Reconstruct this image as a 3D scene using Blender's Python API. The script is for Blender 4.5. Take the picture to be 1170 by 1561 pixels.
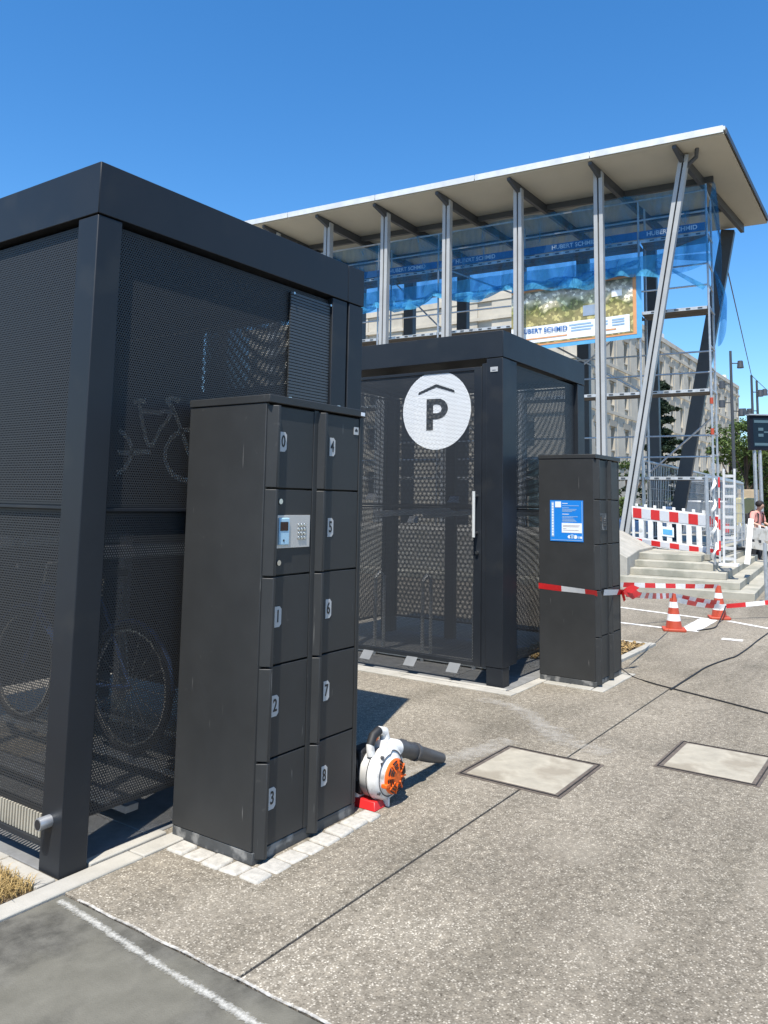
import bpy, bmesh, math, random
from mathutils import Vector, Matrix
from math import sin, cos, pi, radians, sqrt
random.seed(11)
S = bpy.context.scene
for o in list(bpy.data.objects): bpy.data.objects.remove(o)
COL = S.collection

# ------------------------------------------------------------------ camera
FL, CX, CY, YAW, PITCH, ROLL, EYE = 1207.656, 585.0, 629.99, 0.6058, 0.1109, 0.018, 1.5
_f = Vector((cos(YAW)*cos(PITCH), sin(YAW)*cos(PITCH), sin(PITCH)))
_r = Vector((sin(YAW), -cos(YAW), 0)); _u = _r.cross(_f)
_r, _u = _r*cos(ROLL)+_u*sin(ROLL), _u*cos(ROLL)-_r*sin(ROLL)
cd = bpy.data.cameras.new('camera'); cam = bpy.data.objects.new('camera', cd); COL.objects.link(cam)
cd.sensor_fit = 'VERTICAL'; cd.sensor_height = 24; cd.sensor_width = 24
cd.lens = FL/1561*24; cd.shift_y = (CY-780.5)/1561; cd.clip_start = 0.05; cd.clip_end = 5000
M = Matrix((_r, _u, -_f)).transposed().to_4x4(); M.translation = Vector((0, 0, EYE)); cam.matrix_world = M
S.camera = cam
S.render.resolution_x = 768; S.render.resolution_y = 1024

# ------------------------------------------------------------------ world and sun
SUN_EL, SUN_AZ = radians(63.7), radians(19.6)      # azimuth in which the light travels, from +x
w = bpy.data.worlds.new('World'); S.world = w; w.use_nodes = True
nt = w.node_tree; nt.nodes.clear()
sky = nt.nodes.new('ShaderNodeTexSky'); sky.sky_type = 'NISHITA'; sky.sun_disc = False
sky.sun_elevation = SUN_EL; sky.sun_rotation = radians(250.4); sky.air_density = 1.0; sky.dust_density = 0.25; sky.ozone_density = 4.0
bg = nt.nodes.new('ShaderNodeBackground'); bg.inputs[1].default_value = 0.125
wo = nt.nodes.new('ShaderNodeOutputWorld'); hs = nt.nodes.new('ShaderNodeHueSaturation'); hs.inputs['Saturation'].default_value = 1.28; nt.links.new(sky.outputs[0], hs.inputs['Color']); nt.links.new(hs.outputs[0], bg.inputs[0]); nt.links.new(bg.outputs[0], wo.inputs[0])
sd = bpy.data.lights.new('sun', 'SUN'); sd.energy = 4.5; sd.angle = radians(0.53); sd.color = (1.0, 0.955, 0.88)
so = bpy.data.objects.new('sun', sd); COL.objects.link(so)
sdir = Vector((cos(SUN_AZ)*cos(SUN_EL), sin(SUN_AZ)*cos(SUN_EL), -sin(SUN_EL)))
so.rotation_euler = sdir.to_track_quat('-Z', 'Y').to_euler(); so.location = (-5, -3, 12)
vs = S.view_settings; vs.view_transform = 'Standard'; vs.look = 'None'; vs.exposure = 0.8; vs.gamma = 1; vs.use_curve_mapping = False
S.render.engine = 'CYCLES'; S.cycles.transparent_max_bounces = 24; S.cycles.max_bounces = 8

# ------------------------------------------------------------------ materials
def nm(name):
    m = bpy.data.materials.new(name); m.use_nodes = True
    n = m.node_tree.nodes; b = n['Principled BSDF']
    return m, n, m.node_tree.links, b
def nd(n, t, **k):
    x = n.new(t)
    for a, v in k.items(): setattr(x, a, v)
    return x
def ramp(n, stops, interp='LINEAR'):
    r = n.new('ShaderNodeValToRGB'); e = r.color_ramp.elements; r.color_ramp.interpolation = interp
    while len(e) < len(stops): e.new(0.5)
    for i, (p, c) in enumerate(stops): e[i].position = p; e[i].color = (*c, 1) if len(c) == 3 else c
    return r
def math_(n, l, op, a, b=None, c=None):
    x = n.new('ShaderNodeMath'); x.operation = op
    for i, v in enumerate((a, b, c)):
        if v is None: continue
        if isinstance(v, (int, float)): x.inputs[i].default_value = v
        else: l.new(v, x.inputs[i])
    return x.outputs[0]
def mat(name, col, rough=0.5, metal=0.0, var=0.12, scale=6.0, bump=0.0, bscale=80.0, spec=0.5, dirt=None, streak=0.0):
    """plain paint, plastic or stone: base colour with soft large-scale and fine variation"""
    m, n, l, b = nm(name)
    tc = nd(n, 'ShaderNodeTexCoord'); no = nd(n, 'ShaderNodeTexNoise'); no.inputs['Scale'].default_value = scale; no.inputs['Detail'].default_value = 8
    no.inputs['Roughness'].default_value = 0.65
    l.new(tc.outputs['Object'], no.inputs['Vector'])
    lo = tuple(max(0, c*(1-var)) for c in col); hi = tuple(min(1, c*(1+var)) for c in col)
    r = ramp(n, [(0.3, lo), (0.7, hi)]); l.new(no.outputs['Fac'], r.inputs[0]); out = r.outputs[0]
    if dirt:
        d = nd(n, 'ShaderNodeTexNoise'); d.inputs['Scale'].default_value = dirt[1]; d.inputs['Detail'].default_value = 10
        l.new(tc.outputs['Object'], d.inputs['Vector'])
        rr = ramp(n, [(dirt[2], (0, 0, 0)), (dirt[2]+0.12, (1, 1, 1))]); l.new(d.outputs['Fac'], rr.inputs[0])
        mx = nd(n, 'ShaderNodeMixRGB'); l.new(math_(n, l, 'MULTIPLY', rr.outputs[0], dirt[3]), mx.inputs[0]); l.new(out, mx.inputs[1]); mx.inputs[2].default_value = (*dirt[0], 1); out = mx.outputs[0]
    if streak:
        mp = nd(n, 'ShaderNodeMapping'); mp.inputs['Scale'].default_value = (70, 70, 5); mp.inputs['Rotation'].default_value = (0.25, 0.12, 0); l.new(tc.outputs['Object'], mp.inputs[0])
        d = nd(n, 'ShaderNodeTexNoise'); d.inputs['Scale'].default_value = 1.0; d.inputs['Detail'].default_value = 2; l.new(mp.outputs[0], d.inputs['Vector'])
        rr = ramp(n, [(0.735, (0, 0, 0)), (0.79, (1, 1, 1))]); l.new(d.outputs['Fac'], rr.inputs[0]); mx = nd(n, 'ShaderNodeMixRGB'); l.new(math_(n, l, 'MULTIPLY', rr.outputs[0], streak), mx.inputs[0]); l.new(out, mx.inputs[1]); mx.inputs[2].default_value = (0.22, 0.215, 0.20, 1); out = mx.outputs[0]
    l.new(out, b.inputs['Base Color'])
    rm = nd(n, 'ShaderNodeMapRange'); rm.inputs[3].default_value = max(0.05, rough-0.08); rm.inputs[4].default_value = min(1, rough+0.1)
    l.new(no.outputs['Fac'], rm.inputs[0]); l.new(rm.outputs[0], b.inputs['Roughness'])
    b.inputs['Metallic'].default_value = metal; b.inputs['Specular IOR Level'].default_value = spec
    if bump:
        n2 = nd(n, 'ShaderNodeTexNoise'); n2.inputs['Scale'].default_value = bscale; n2.inputs['Detail'].default_value = 6; l.new(tc.outputs['Object'], n2.inputs['Vector'])
        bp = nd(n, 'ShaderNodeBump'); bp.inputs['Strength'].default_value = bump; bp.inputs['Distance'].default_value = 0.004
        l.new(n2.outputs['Fac'], bp.inputs['Height']); l.new(bp.outputs[0], b.inputs['Normal'])
    return m
def perforated(name, col, rough, pitch, rad):
    """sheet metal with a hexagonal field of round punched holes; UV map is in metres"""
    m, n, l, b = nm(name)
    uv = nd(n, 'ShaderNodeUVMap'); uv.uv_map = 'UVMap'; sp = nd(n, 'ShaderNodeSeparateXYZ'); l.new(uv.outputs[0], sp.inputs[0])
    def lattice(off):
        a = math_(n, l, 'SUBTRACT', math_(n, l, 'FRACT', math_(n, l, 'MULTIPLY_ADD', sp.outputs[0], 1/pitch, 50+off)), 0.5)
        c = math_(n, l, 'MULTIPLY', math_(n, l, 'SUBTRACT', math_(n, l, 'FRACT', math_(n, l, 'MULTIPLY_ADD', sp.outputs[1], 1/(pitch*1.7320508), 50+off)), 0.5), 1.7320508)
        return math_(n, l, 'SQRT', math_(n, l, 'ADD', math_(n, l, 'MULTIPLY', a, a), math_(n, l, 'MULTIPLY', c, c)))
    d = math_(n, l, 'MINIMUM', lattice(0.0), lattice(0.5))
    hole = math_(n, l, 'LESS_THAN', d, rad/pitch)
    tr = nd(n, 'ShaderNodeBsdfTransparent'); mx = nd(n, 'ShaderNodeMixShader')
    l.new(hole, mx.inputs[0]); l.new(b.outputs[0], mx.inputs[1]); l.new(tr.outputs[0], mx.inputs[2])
    l.new(mx.outputs[0], n['Material Output'].inputs[0])
    b.inputs['Base Color'].default_value = (*col, 1); b.inputs['Roughness'].default_value = rough
    return m
ANTH = (0.0150, 0.0180, 0.0225)
M_anth = mat('anthracite_paint', ANTH, 0.46, var=0.12, scale=3.0, bump=0.05, bscale=600, spec=0.34, dirt=((0.030, 0.031, 0.031), 3.5, 0.55, 0.5))
M_lock = mat('anthracite_locker_paint', (0.032, 0.0325, 0.032), 0.46, var=0.16, scale=2.5, bump=0.06, bscale=500, spec=0.32, dirt=((0.09, 0.086, 0.08), 26, 0.68, 0.5), streak=0.5)
M_plinth = mat('dusty_plinth_paint', (0.060, 0.062, 0.062), 0.6, var=0.25, scale=9, dirt=((0.3, 0.29, 0.27), 14, 0.52, 0.6))
M_perf = perforated('perforated_anthracite_sheet', (0.025, 0.0265, 0.028), 0.55, 0.0125, 0.0034)
M_perf2 = perforated('open_perforated_anthracite_sheet', (0.028, 0.031, 0.035), 0.5, 0.0135, 0.0039)
M_perfw = perforated('perforated_white_print', (0.80, 0.81, 0.80), 0.55, 0.0135, 0.0036)
M_perfd = perforated('perforated_dark_print', (0.03, 0.034, 0.038), 0.5, 0.0135, 0.0036)
M_black = mat('black_rubber', (0.012, 0.012, 0.013), 0.6, var=0.2)
M_void = mat('joint_filler_and_bore_shade', (0.02, 0.018, 0.017), 0.9, var=0.3)
M_steel = mat('stainless_steel', (0.62, 0.62, 0.6), 0.28, metal=1.0, var=0.06)
M_galv = mat('galvanised_tube', (0.50, 0.51, 0.52), 0.45, metal=0.75, var=0.15, scale=14)
M_plate = mat('silver_label_plate', (0.42, 0.42, 0.41), 0.4, var=0.05)
M_ink = mat('black_print', (0.012, 0.012, 0.012), 0.5, var=0.05)
M_key = mat('keypad_panel_metal', (0.52, 0.50, 0.47), 0.38, metal=0.35, var=0.05)
M_cyan = mat('pale_blue_reader_face', (0.36, 0.55, 0.66), 0.35, var=0.05)
M_screen = mat('dark_red_display_glass', (0.02, 0.004, 0.005), 0.15, var=0.05)
M_white = mat('white_paint', (0.74, 0.73, 0.70), 0.5, var=0.08, scale=8, dirt=((0.36, 0.33, 0.28), 6, 0.54, 0.6))
M_plastic = mat('white_blower_plastic', (0.72, 0.70, 0.66), 0.38, var=0.10, scale=20, dirt=((0.22, 0.19, 0.15), 16, 0.55, 0.65))
M_orange = mat('orange_blower_plastic', (0.80, 0.13, 0.012), 0.38, var=0.08, scale=20)
M_red = mat('red_plastic', (0.52, 0.016, 0.016), 0.42, var=0.08, scale=12)
M_grey_tube = mat('dark_grey_tube_plastic', (0.065, 0.065, 0.068), 0.45, var=0.2, scale=15)
M_blue = mat('blue_print', (0.012, 0.20, 0.62), 0.4, var=0.04)
M_paleblue = mat('pale_blue_print', (0.26, 0.42, 0.62), 0.45, var=0.04)
M_whiteprint = mat('white_print', (0.75, 0.78, 0.8), 0.45, var=0.03)
M_greyprint = mat('grey_print', (0.45, 0.42, 0.42), 0.5, var=0.03)
M_conc = mat('pale_concrete', (0.355, 0.335, 0.29), 0.85, var=0.16, scale=4, bump=0.35, bscale=120, dirt=((0.25, 0.24, 0.2), 3.0, 0.55, 0.6))
M_stepc = mat('concrete_step', (0.35, 0.33, 0.27), 0.85, var=0.18, scale=3, bump=0.3, bscale=60, dirt=((0.19, 0.19, 0.15), 2.2, 0.5, 0.6))
M_granite = mat('pale_granite_sett', (0.40, 0.378, 0.332), 0.8, var=0.22, scale=30, bump=0.5, bscale=150)
M_paver = mat('grey_paver', (0.17, 0.17, 0.165), 0.85, var=0.2, scale=12, bump=0.3)
M_soffit = mat('cream_soffit_board', (0.46, 0.43, 0.35), 0.6, var=0.06, scale=1.0)
M_roofedge = mat('pale_zinc_edge', (0.62, 0.63, 0.62), 0.45, metal=0.2, var=0.12, scale=3)
M_column = mat('grey_column_paint', (0.36, 0.365, 0.36), 0.45, var=0.1, scale=2)
M_colgroove = mat('dark_groove', (0.035, 0.037, 0.04), 0.5, var=0.1)
M_beam = mat('beam_paint_and_column_shade', (0.05, 0.054, 0.06), 0.45, var=0.1)
M_wood = mat('weathered_plank', (0.30, 0.25, 0.19), 0.8, var=0.3, scale=9)
M_alu = mat('aluminium_deck', (0.55, 0.55, 0.54), 0.42, metal=0.5, var=0.15, scale=8)
M_limestone = mat('limestone_facade', (0.47, 0.43, 0.355), 0.85, var=0.14, scale=0.6, dirt=((0.31, 0.285, 0.235), 0.5, 0.55, 0.5))
M_limedark = mat('limestone_recess_panel', (0.30, 0.28, 0.235), 0.85, var=0.15, scale=1.5)
M_glass = mat('dark_window_glass', (0.025, 0.03, 0.035), 0.08, var=0.2, spec=0.6)
M_bark = mat('bark', (0.09, 0.06, 0.04), 0.9, var=0.3, scale=15)
M_soil = mat('dry_soil', (0.13, 0.095, 0.06), 0.95, var=0.4, scale=12, bump=0.6)
M_skin = mat('skin', (0.50, 0.30, 0.22), 0.55, var=0.05)
M_pink = mat('pink_cotton', (0.74, 0.33, 0.28), 0.85, var=0.1)
M_cloth = mat('dark_cloth', (0.03, 0.03, 0.035), 0.9, var=0.1)
M_hair = mat('dark_hair', (0.02, 0.014, 0.012), 0.6, var=0.2)
M_cone = mat('orange_cone_plastic', (0.42, 0.06, 0.025), 0.5, var=0.12, scale=10, dirt=((0.3, 0.1, 0.06), 18, 0.6, 0.5))
M_van = mat('silver_grey_car_paint', (0.22, 0.23, 0.25), 0.3, metal=0.3, var=0.05)
M_yellow = mat('yellow_fabric', (0.55, 0.47, 0.22), 0.8, var=0.1)
M_tan = mat('tan_board', (0.45, 0.36, 0.24), 0.8, var=0.15)
M_hill = mat('wooded_hill', (0.05, 0.06, 0.035), 0.95, var=0.4, scale=0.08)

def leafmat(name, c):
    m, n, l, b = nm(name)
    gi = nd(n, 'ShaderNodeNewGeometry'); r = ramp(n, [(0, tuple(x*0.55 for x in c)), (1, tuple(x*1.5 for x in c))])
    l.new(gi.outputs['Random Per Island'], r.inputs[0]); l.new(r.outputs[0], b.inputs['Base Color']); b.inputs['Roughness'].default_value = 0.55
    b.inputs['Specular IOR Level'].default_value = 0.3
    return m
M_leaf = leafmat('broad_leaf', (0.085, 0.125, 0.030))
M_needle = leafmat('conifer_needle', (0.022, 0.038, 0.018))
M_drygrass = leafmat('dry_grass', (0.36, 0.25, 0.10))
M_dryleaf = leafmat('dry_leaf_litter', (0.28, 0.19, 0.08))

def aggregate(name, base, pale, dark, scale, mixw, stain=True):
    """exposed aggregate concrete: small pale and dark pebbles in a grey-brown matrix, worn and stained"""
    m, n, l, b = nm(name)
    tc = nd(n, 'ShaderNodeTexCoord'); P = tc.outputs['Object']
    v = nd(n, 'ShaderNodeTexVoronoi'); v.inputs['Scale'].default_value = scale; v.inputs['Randomness'].default_value = 1; l.new(P, v.inputs['Vector'])
    sep = nd(n, 'ShaderNodeSeparateColor'); l.new(v.outputs['Color'], sep.inputs[0])
    rc = ramp(n, [(0.0, dark), (0.22, tuple(0.6*x+0.4*y for x, y in zip(dark, base))), (0.5, base), (0.74, base), (0.83, pale), (1.0, tuple(min(1, x*1.25) for x in pale))])
    l.new(sep.outputs[0], rc.inputs[0])
    rd = ramp(n, [(0.0, (1, 1, 1)), (0.35, (1, 1, 1)), (0.62, (0, 0, 0))]); l.new(v.outputs['Distance'], rd.inputs[0])
    mx = nd(n, 'ShaderNodeMixRGB'); l.new(rd.outputs[0], mx.inputs[0]); mx.inputs[1].default_value = (*[c*0.80 for c in base], 1); l.new(rc.outputs[0], mx.inputs[2])
    big = nd(n, 'ShaderNodeTexNoise'); big.inputs['Scale'].default_value = 0.9; big.inputs['Detail'].default_value = 9; big.inputs['Roughness'].default_value = 0.68; l.new(P, big.inputs['Vector'])
    rb = ramp(n, [(0.30, (0.66, 0.66, 0.645)), (0.42, (0.90, 0.89, 0.875)), (0.56, (1.0, 0.99, 0.97)), (0.70, (1.22, 1.22, 1.21))]); l.new(big.outputs['Fac'], rb.inputs[0])
    mu = nd(n, 'ShaderNodeMixRGB'); mu.blend_type = 'MULTIPLY'; mu.inputs[0].default_value = 1; l.new(mx.outputs[0], mu.inputs[1]); l.new(rb.outputs[0], mu.inputs[2])
    out = mu.outputs[0]
    md = nd(n, 'ShaderNodeTexNoise'); md.inputs['Scale'].default_value = 26; md.inputs['Detail'].default_value = 5; md.inputs['Roughness'].default_value = 0.7; l.new(P, md.inputs['Vector'])
    rmd = ramp(n, [(0.32, (0.66, 0.65, 0.63)), (0.5, (1, 1, 1)), (0.68, (1.28, 1.27, 1.25))]); l.new(md.outputs['Fac'], rmd.inputs[0]); mu2 = nd(n, 'ShaderNodeMixRGB'); mu2.blend_type = 'MULTIPLY'; mu2.inputs[0].default_value = 1; l.new(out, mu2.inputs[1]); l.new(rmd.outputs[0], mu2.inputs[2]); out = mu2.outputs[0]
    sm = nd(n, 'ShaderNodeTexNoise'); sm.inputs['Scale'].default_value = 2.4; sm.inputs['Detail'].default_value = 8; l.new(P, sm.inputs['Vector'])
    rs = ramp(n, [(0.55, (0, 0, 0)), (0.75, (1, 1, 1))]); l.new(sm.outputs['Fac'], rs.inputs[0])
    m2 = nd(n, 'ShaderNodeMixRGB'); l.new(math_(n, l, 'MULTIPLY', rs.outputs[0], mixw), m2.inputs[0]); l.new(out, m2.inputs[1]); m2.inputs[2].default_value = (*[c*1.25 for c in base], 1)
    gm = nd(n, 'ShaderNodeTexVoronoi'); gm.inputs['Scale'].default_value = 2.3; wv = nd(n, 'ShaderNodeTexNoise'); wv.inputs['Scale'].default_value = 9; l.new(P, wv.inputs['Vector']); l.new(P, gm.inputs['Vector'])
    spot = ramp(n, [(0.035, (0.62, 0.61, 0.60)), (0.06, (1, 1, 1))]); l.new(math_(n, l, 'MULTIPLY_ADD', wv.outputs['Fac'], 0.05, gm.outputs['Distance']), spot.inputs[0])
    st2 = nd(n, 'ShaderNodeTexNoise'); st2.inputs['Scale'].default_value = 0.55; st2.inputs['Detail'].default_value = 6; st2.inputs['Distortion'].default_value = 1.5; mp2 = nd(n, 'ShaderNodeMapping'); mp2.inputs['Scale'].default_value = (0.5, 1.8, 1); mp2.inputs['Rotation'].default_value = (0, 0, 0.6); l.new(P, mp2.inputs[0]); l.new(mp2.outputs[0], st2.inputs['Vector'])
    rst = ramp(n, [(0.36, (0.80, 0.80, 0.79)), (0.5, (1, 1, 1)), (0.66, (1.10, 1.10, 1.10))]); l.new(st2.outputs['Fac'], rst.inputs[0])
    k1 = nd(n, 'ShaderNodeMixRGB'); k1.blend_type = 'MULTIPLY'; k1.inputs[0].default_value = 1; l.new(m2.outputs[0], k1.inputs[1]); l.new(spot.outputs[0], k1.inputs[2])
    k2 = nd(n, 'ShaderNodeMixRGB'); k2.blend_type = 'MULTIPLY'; k2.inputs[0].default_value = 1; l.new(k1.outputs[0], k2.inputs[1]); l.new(rst.outputs[0], k2.inputs[2])
    l.new(k2.outputs[0], b.inputs['Base Color']); b.inputs['Roughness'].default_value = 0.85; b.inputs['Specular IOR Level'].default_value = 0.25
    bp = nd(n, 'ShaderNodeBump'); bp.inputs['Strength'].default_value = 0.55; bp.inputs['Distance'].default_value = 0.004; bp.invert = True
    l.new(v.outputs['Distance'], bp.inputs['Height']); l.new(bp.outputs[0], b.inputs['Normal'])
    return m
M_agg = aggregate('exposed_aggregate', (0.250, 0.221, 0.175), (0.40, 0.366, 0.305), (0.115, 0.098, 0.075), 138, 0.42)
M_smooth = mat('dark_worn_concrete', (0.092, 0.087, 0.073), 0.88, var=0.55, scale=10, bump=0.5, bscale=200, spec=0.25, dirt=((0.165, 0.155, 0.122), 2.0, 0.48, 0.6))
M_far = aggregate('pale_paving', (0.30, 0.27, 0.22), (0.36, 0.34, 0.30), (0.19, 0.175, 0.15), 60, 0.7)
M_cover = mat('buff_concrete_infill', (0.345, 0.312, 0.245), 0.8, var=0.26, scale=4, bump=0.35, bscale=90, dirt=((0.20, 0.17, 0.125), 3.4, 0.50, 0.7))
M_rust = mat('rusty_iron_frame', (0.105, 0.085, 0.068), 0.75, var=0.35, scale=25, bump=0.4)

def netmat(name, c, a):
    m, n, l, b = nm(name)
    tc = nd(n, 'ShaderNodeTexCoord'); no = nd(n, 'ShaderNodeTexNoise'); no.inputs['Scale'].default_value = 1.6; no.inputs['Detail'].default_value = 8; no.inputs['Distortion'].default_value = 1.2; mpn = nd(n, 'ShaderNodeMapping'); mpn.inputs['Scale'].default_value = (1, 1.6, .55); l.new(tc.outputs['Object'], mpn.inputs[0]); l.new(mpn.outputs[0], no.inputs['Vector'])
    df = nd(n, 'ShaderNodeBsdfDiffuse'); df.inputs[0].default_value = (*c, 1); tl = nd(n, 'ShaderNodeBsdfTranslucent'); tl.inputs[0].default_value = (*c, 1)
    bpn = nd(n, 'ShaderNodeBump'); bpn.inputs['Strength'].default_value = 1.0; bpn.inputs['Distance'].default_value = 0.25; l.new(no.outputs['Fac'], bpn.inputs['Height']); l.new(bpn.outputs[0], df.inputs['Normal']); l.new(bpn.outputs[0], tl.inputs['Normal'])
    ad = nd(n, 'ShaderNodeMixShader'); ad.inputs[0].default_value = 0.5; l.new(df.outputs[0], ad.inputs[1]); l.new(tl.outputs[0], ad.inputs[2])
    tr = nd(n, 'ShaderNodeBsdfTransparent'); tr.inputs[0].default_value = (0.72, 0.88, 1.0, 1); mx = nd(n, 'ShaderNodeMixShader')
    rm = nd(n, 'ShaderNodeMapRange'); rm.inputs[1].default_value = 0.3; rm.inputs[2].default_value = 0.7; rm.inputs[3].default_value = a-0.18; rm.inputs[4].default_value = a+0.25; l.new(no.outputs['Fac'], rm.inputs[0])
    l.new(rm.outputs[0], mx.inputs[0]); l.new(tr.outputs[0], mx.inputs[1]); l.new(ad.outputs[0], mx.inputs[2]); l.new(mx.outputs[0], n['Material Output'].inputs[0])
    return m
M_net = netmat('blue_scaffold_netting', (0.05, 0.27, 0.55), 0.30)
M_netf = netmat('folded_blue_netting', (0.12, 0.50, 0.82), 0.55)
M_glassp = netmat('green_tinted_glass', (0.25, 0.42, 0.38), 0.35)

# ------------------------------------------------------------------ geometry helpers
ORG = {}
class MB:
    def __init__(s): s.v = []; s.f = []; s.uv = None
    def add(s, vs, fs):
        k = len(s.v); s.v += [tuple(v) for v in vs]; s.f += [tuple(i+k for i in f) for f in fs]; return s
    def box(s, x0, y0, z0, x1, y1, z1):
        if x0 > x1: x0, x1 = x1, x0
        if y0 > y1: y0, y1 = y1, y0
        if z0 > z1: z0, z1 = z1, z0
        return s.add([(x0,y0,z0),(x1,y0,z0),(x1,y1,z0),(x0,y1,z0),(x0,y0,z1),(x1,y0,z1),(x1,y1,z1),(x0,y1,z1)],
                     [(0,3,2,1),(4,5,6,7),(0,1,5,4),(1,2,6,5),(2,3,7,6),(3,0,4,7)])
    def prism(s, poly, z0, z1):
        n = len(poly); return s.add([(x,y,z0) for x,y in poly]+[(x,y,z1) for x,y in poly],
            [tuple(range(n-1,-1,-1)), tuple(range(n,2*n))]+[(i,(i+1)%n,n+(i+1)%n,n+i) for i in range(n)])
    def loft(s, A, B):
        n = len(A); return s.add(list(A)+list(B), [tuple(range(n-1,-1,-1)), tuple(range(n,2*n))]+[(i,(i+1)%n,n+(i+1)%n,n+i) for i in range(n)])
    def bar(s, a, b, w, h, up=(0,0,1)):
        a, b = Vector(a), Vector(b); d = (b-a).normalized(); up = Vector(up)
        if abs(d.dot(up)) > 0.98: up = Vector((1,0,0))
        x = d.cross(up).normalized()*w/2; y = x.cross(d).normalized()*h/2
        q = [x+y, -x+y, -x-y, x-y]
        return s.loft([a+k for k in q], [b+k for k in q])
    def tube(s, pts, r, n=8, closed=False):
        pts = [Vector(p) for p in pts]; k0 = len(s.v); N = len(pts); fr = None
        rr = r if isinstance(r, (list, tuple)) else [r]*N
        for i, p in enumerate(pts):
            if closed: d = pts[(i+1) % N]-pts[i-1]
            else: d = pts[min(i+1, N-1)]-pts[max(i-1, 0)]
            d.normalize()
            if fr is None: fr = d.orthogonal().normalized()
            fr = (fr-d*fr.dot(d)); fr = fr.normalized() if fr.length > 1e-6 else d.orthogonal().normalized()
            g = d.cross(fr)
            for j in range(n):
                t = 2*pi*j/n; s.v.append(tuple(p+(fr*cos(t)+g*sin(t))*rr[i]))
        for i in range(N if closed else N-1):
            a = k0+i*n; b = k0+((i+1) % N)*n
            for j in range(n): s.f.append((a+j, a+(j+1) % n, b+(j+1) % n, b+j))
        if not closed: s.f.append(tuple(k0+j for j in range(n-1,-1,-1))); s.f.append(tuple(k0+(N-1)*n+j for j in range(n)))
        return s
    def lathe(s, prof, axis='z', o=(0,0,0), n=20):
        k0 = len(s.v); o = Vector(o)
        for (r, h) in prof:
            for j in range(n):
                t = 2*pi*j/n; c, d = r*cos(t), r*sin(t)
                p = {'z': (c,d,h), 'y': (c,h,d), 'x': (h,c,d)}[axis]; s.v.append(tuple(o+Vector(p)))
        for i in range(len(prof)-1):
            for j in range(n): s.f.append((k0+i*n+j, k0+i*n+(j+1) % n, k0+(i+1)*n+(j+1) % n, k0+(i+1)*n+j))
        s.f.append(tuple(k0+j for j in range(n-1,-1,-1))); s.f.append(tuple(k0+(len(prof)-1)*n+j for j in range(n)))
        return s
    def build(s, name, m, parent=None, bev=0.0, smooth=False, uvax=None, label=None, kind=None):
        me = bpy.data.meshes.new(name); org = Vector(ORG.get(parent.name, (0,0,0))) if parent else Vector((0,0,0))
        me.from_pydata([tuple(Vector(v)-org) for v in s.v], [], s.f)
        if uvax:
            ul = me.uv_layers.new(name='UVMap')
            for lp in me.loops:
                v = s.v[lp.vertex_index]; ul.data[lp.index].uv = (v[uvax[0]], v[uvax[1]])
        bm = bmesh.new(); bm.from_mesh(me); bmesh.ops.recalc_face_normals(bm, faces=bm.faces); bm.to_mesh(me); bm.free()
        if smooth:
            for p in me.polygons: p.use_smooth = True
        me.set_sharp_from_angle(angle=radians(38))
        me.materials.append(m)
        o = bpy.data.objects.new(name, me); COL.objects.link(o)
        if parent: o.parent = parent; ORG[o.name] = tuple(org)
        if bev:
            b = o.modifiers.new('edge', 'BEVEL'); b.width = bev; b.segments = 2; b.limit_method = 'ANGLE'; b.angle_limit = radians(40)
        if label: o['label'] = label
        if kind: o['kind'] = kind
        return o
def tag(o, label, cat, group=None, kind=None):
    o['label'] = label; o['category'] = cat
    if group: o['group'] = group
    if kind: o['kind'] = kind
    return o
def thing(name, loc, label, cat, group=None, rz=0.0, world=True):
    """Empty at the base of a thing; world=True: parts are given in world coordinates, else in the thing's own"""
    e = bpy.data.objects.new(name, None); COL.objects.link(e); e.location = loc; e.rotation_euler = (0,0,rz); e.empty_display_size = 0.2
    ORG[e.name] = tuple(loc) if world else (0,0,0)
    return tag(e, label, cat, group)
def struct(o, label=None):
    o['kind'] = 'structure'
    if label: o['label'] = label
    return o
def copy_tree(o, parent=None):
    c = o.copy(); COL.objects.link(c); c.parent = parent; ORG[c.name] = (0,0,0)
    for ch in [q for q in bpy.data.objects if q.parent == o]: copy_tree(ch, c)
    return c
def text_mesh(txt, size, bold=0.0):
    cu = bpy.data.curves.new('t', 'FONT'); cu.body = txt; cu.size = size; cu.align_x = 'CENTER'; cu.align_y = 'CENTER'; cu.offset = bold; cu.resolution_u = 3; cu.extrude = 0.0006
    to = bpy.data.objects.new('t', cu); COL.objects.link(to); bpy.context.view_layer.update()
    me = bpy.data.meshes.new_from_object(to.evaluated_get(bpy.context.evaluated_depsgraph_get())); bpy.data.objects.remove(to); bpy.data.curves.remove(cu)
    return me
def lettering(name, txt, size, origin, ex, ey, m, parent, bold=0.0, sx=1.0):
    """flat lettering centred at origin (world), running along ex with ey up"""
    me = text_mesh(txt, size, bold); ex = Vector(ex).normalized(); ey = Vector(ey).normalized(); ez = ex.cross(ey); org = Vector(ORG.get(parent.name, (0,0,0)))
    for v in me.vertices: v.co = Vector(origin)+ex*v.co.x*sx+ey*v.co.y+ez*v.co.z-org
    me.materials.clear(); me.materials.append(m)
    o = bpy.data.objects.new(name, me); COL.objects.link(o); o.parent = parent; ORG[o.name] = tuple(org)
    return o
def at(px, py, zd):
    """the place seen at a pixel of the photograph, zd metres in front of the lens"""
    return Vector((0,0,EYE))+(_f+_r*(px-CX)/FL-_u*(py-CY)/FL)*zd
def gnd(px, py, z=0.0):
    d = _f+_r*(px-CX)/FL-_u*(py-CY)/FL; return Vector((0,0,EYE))+d*((z-EYE)/d.z)
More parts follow.
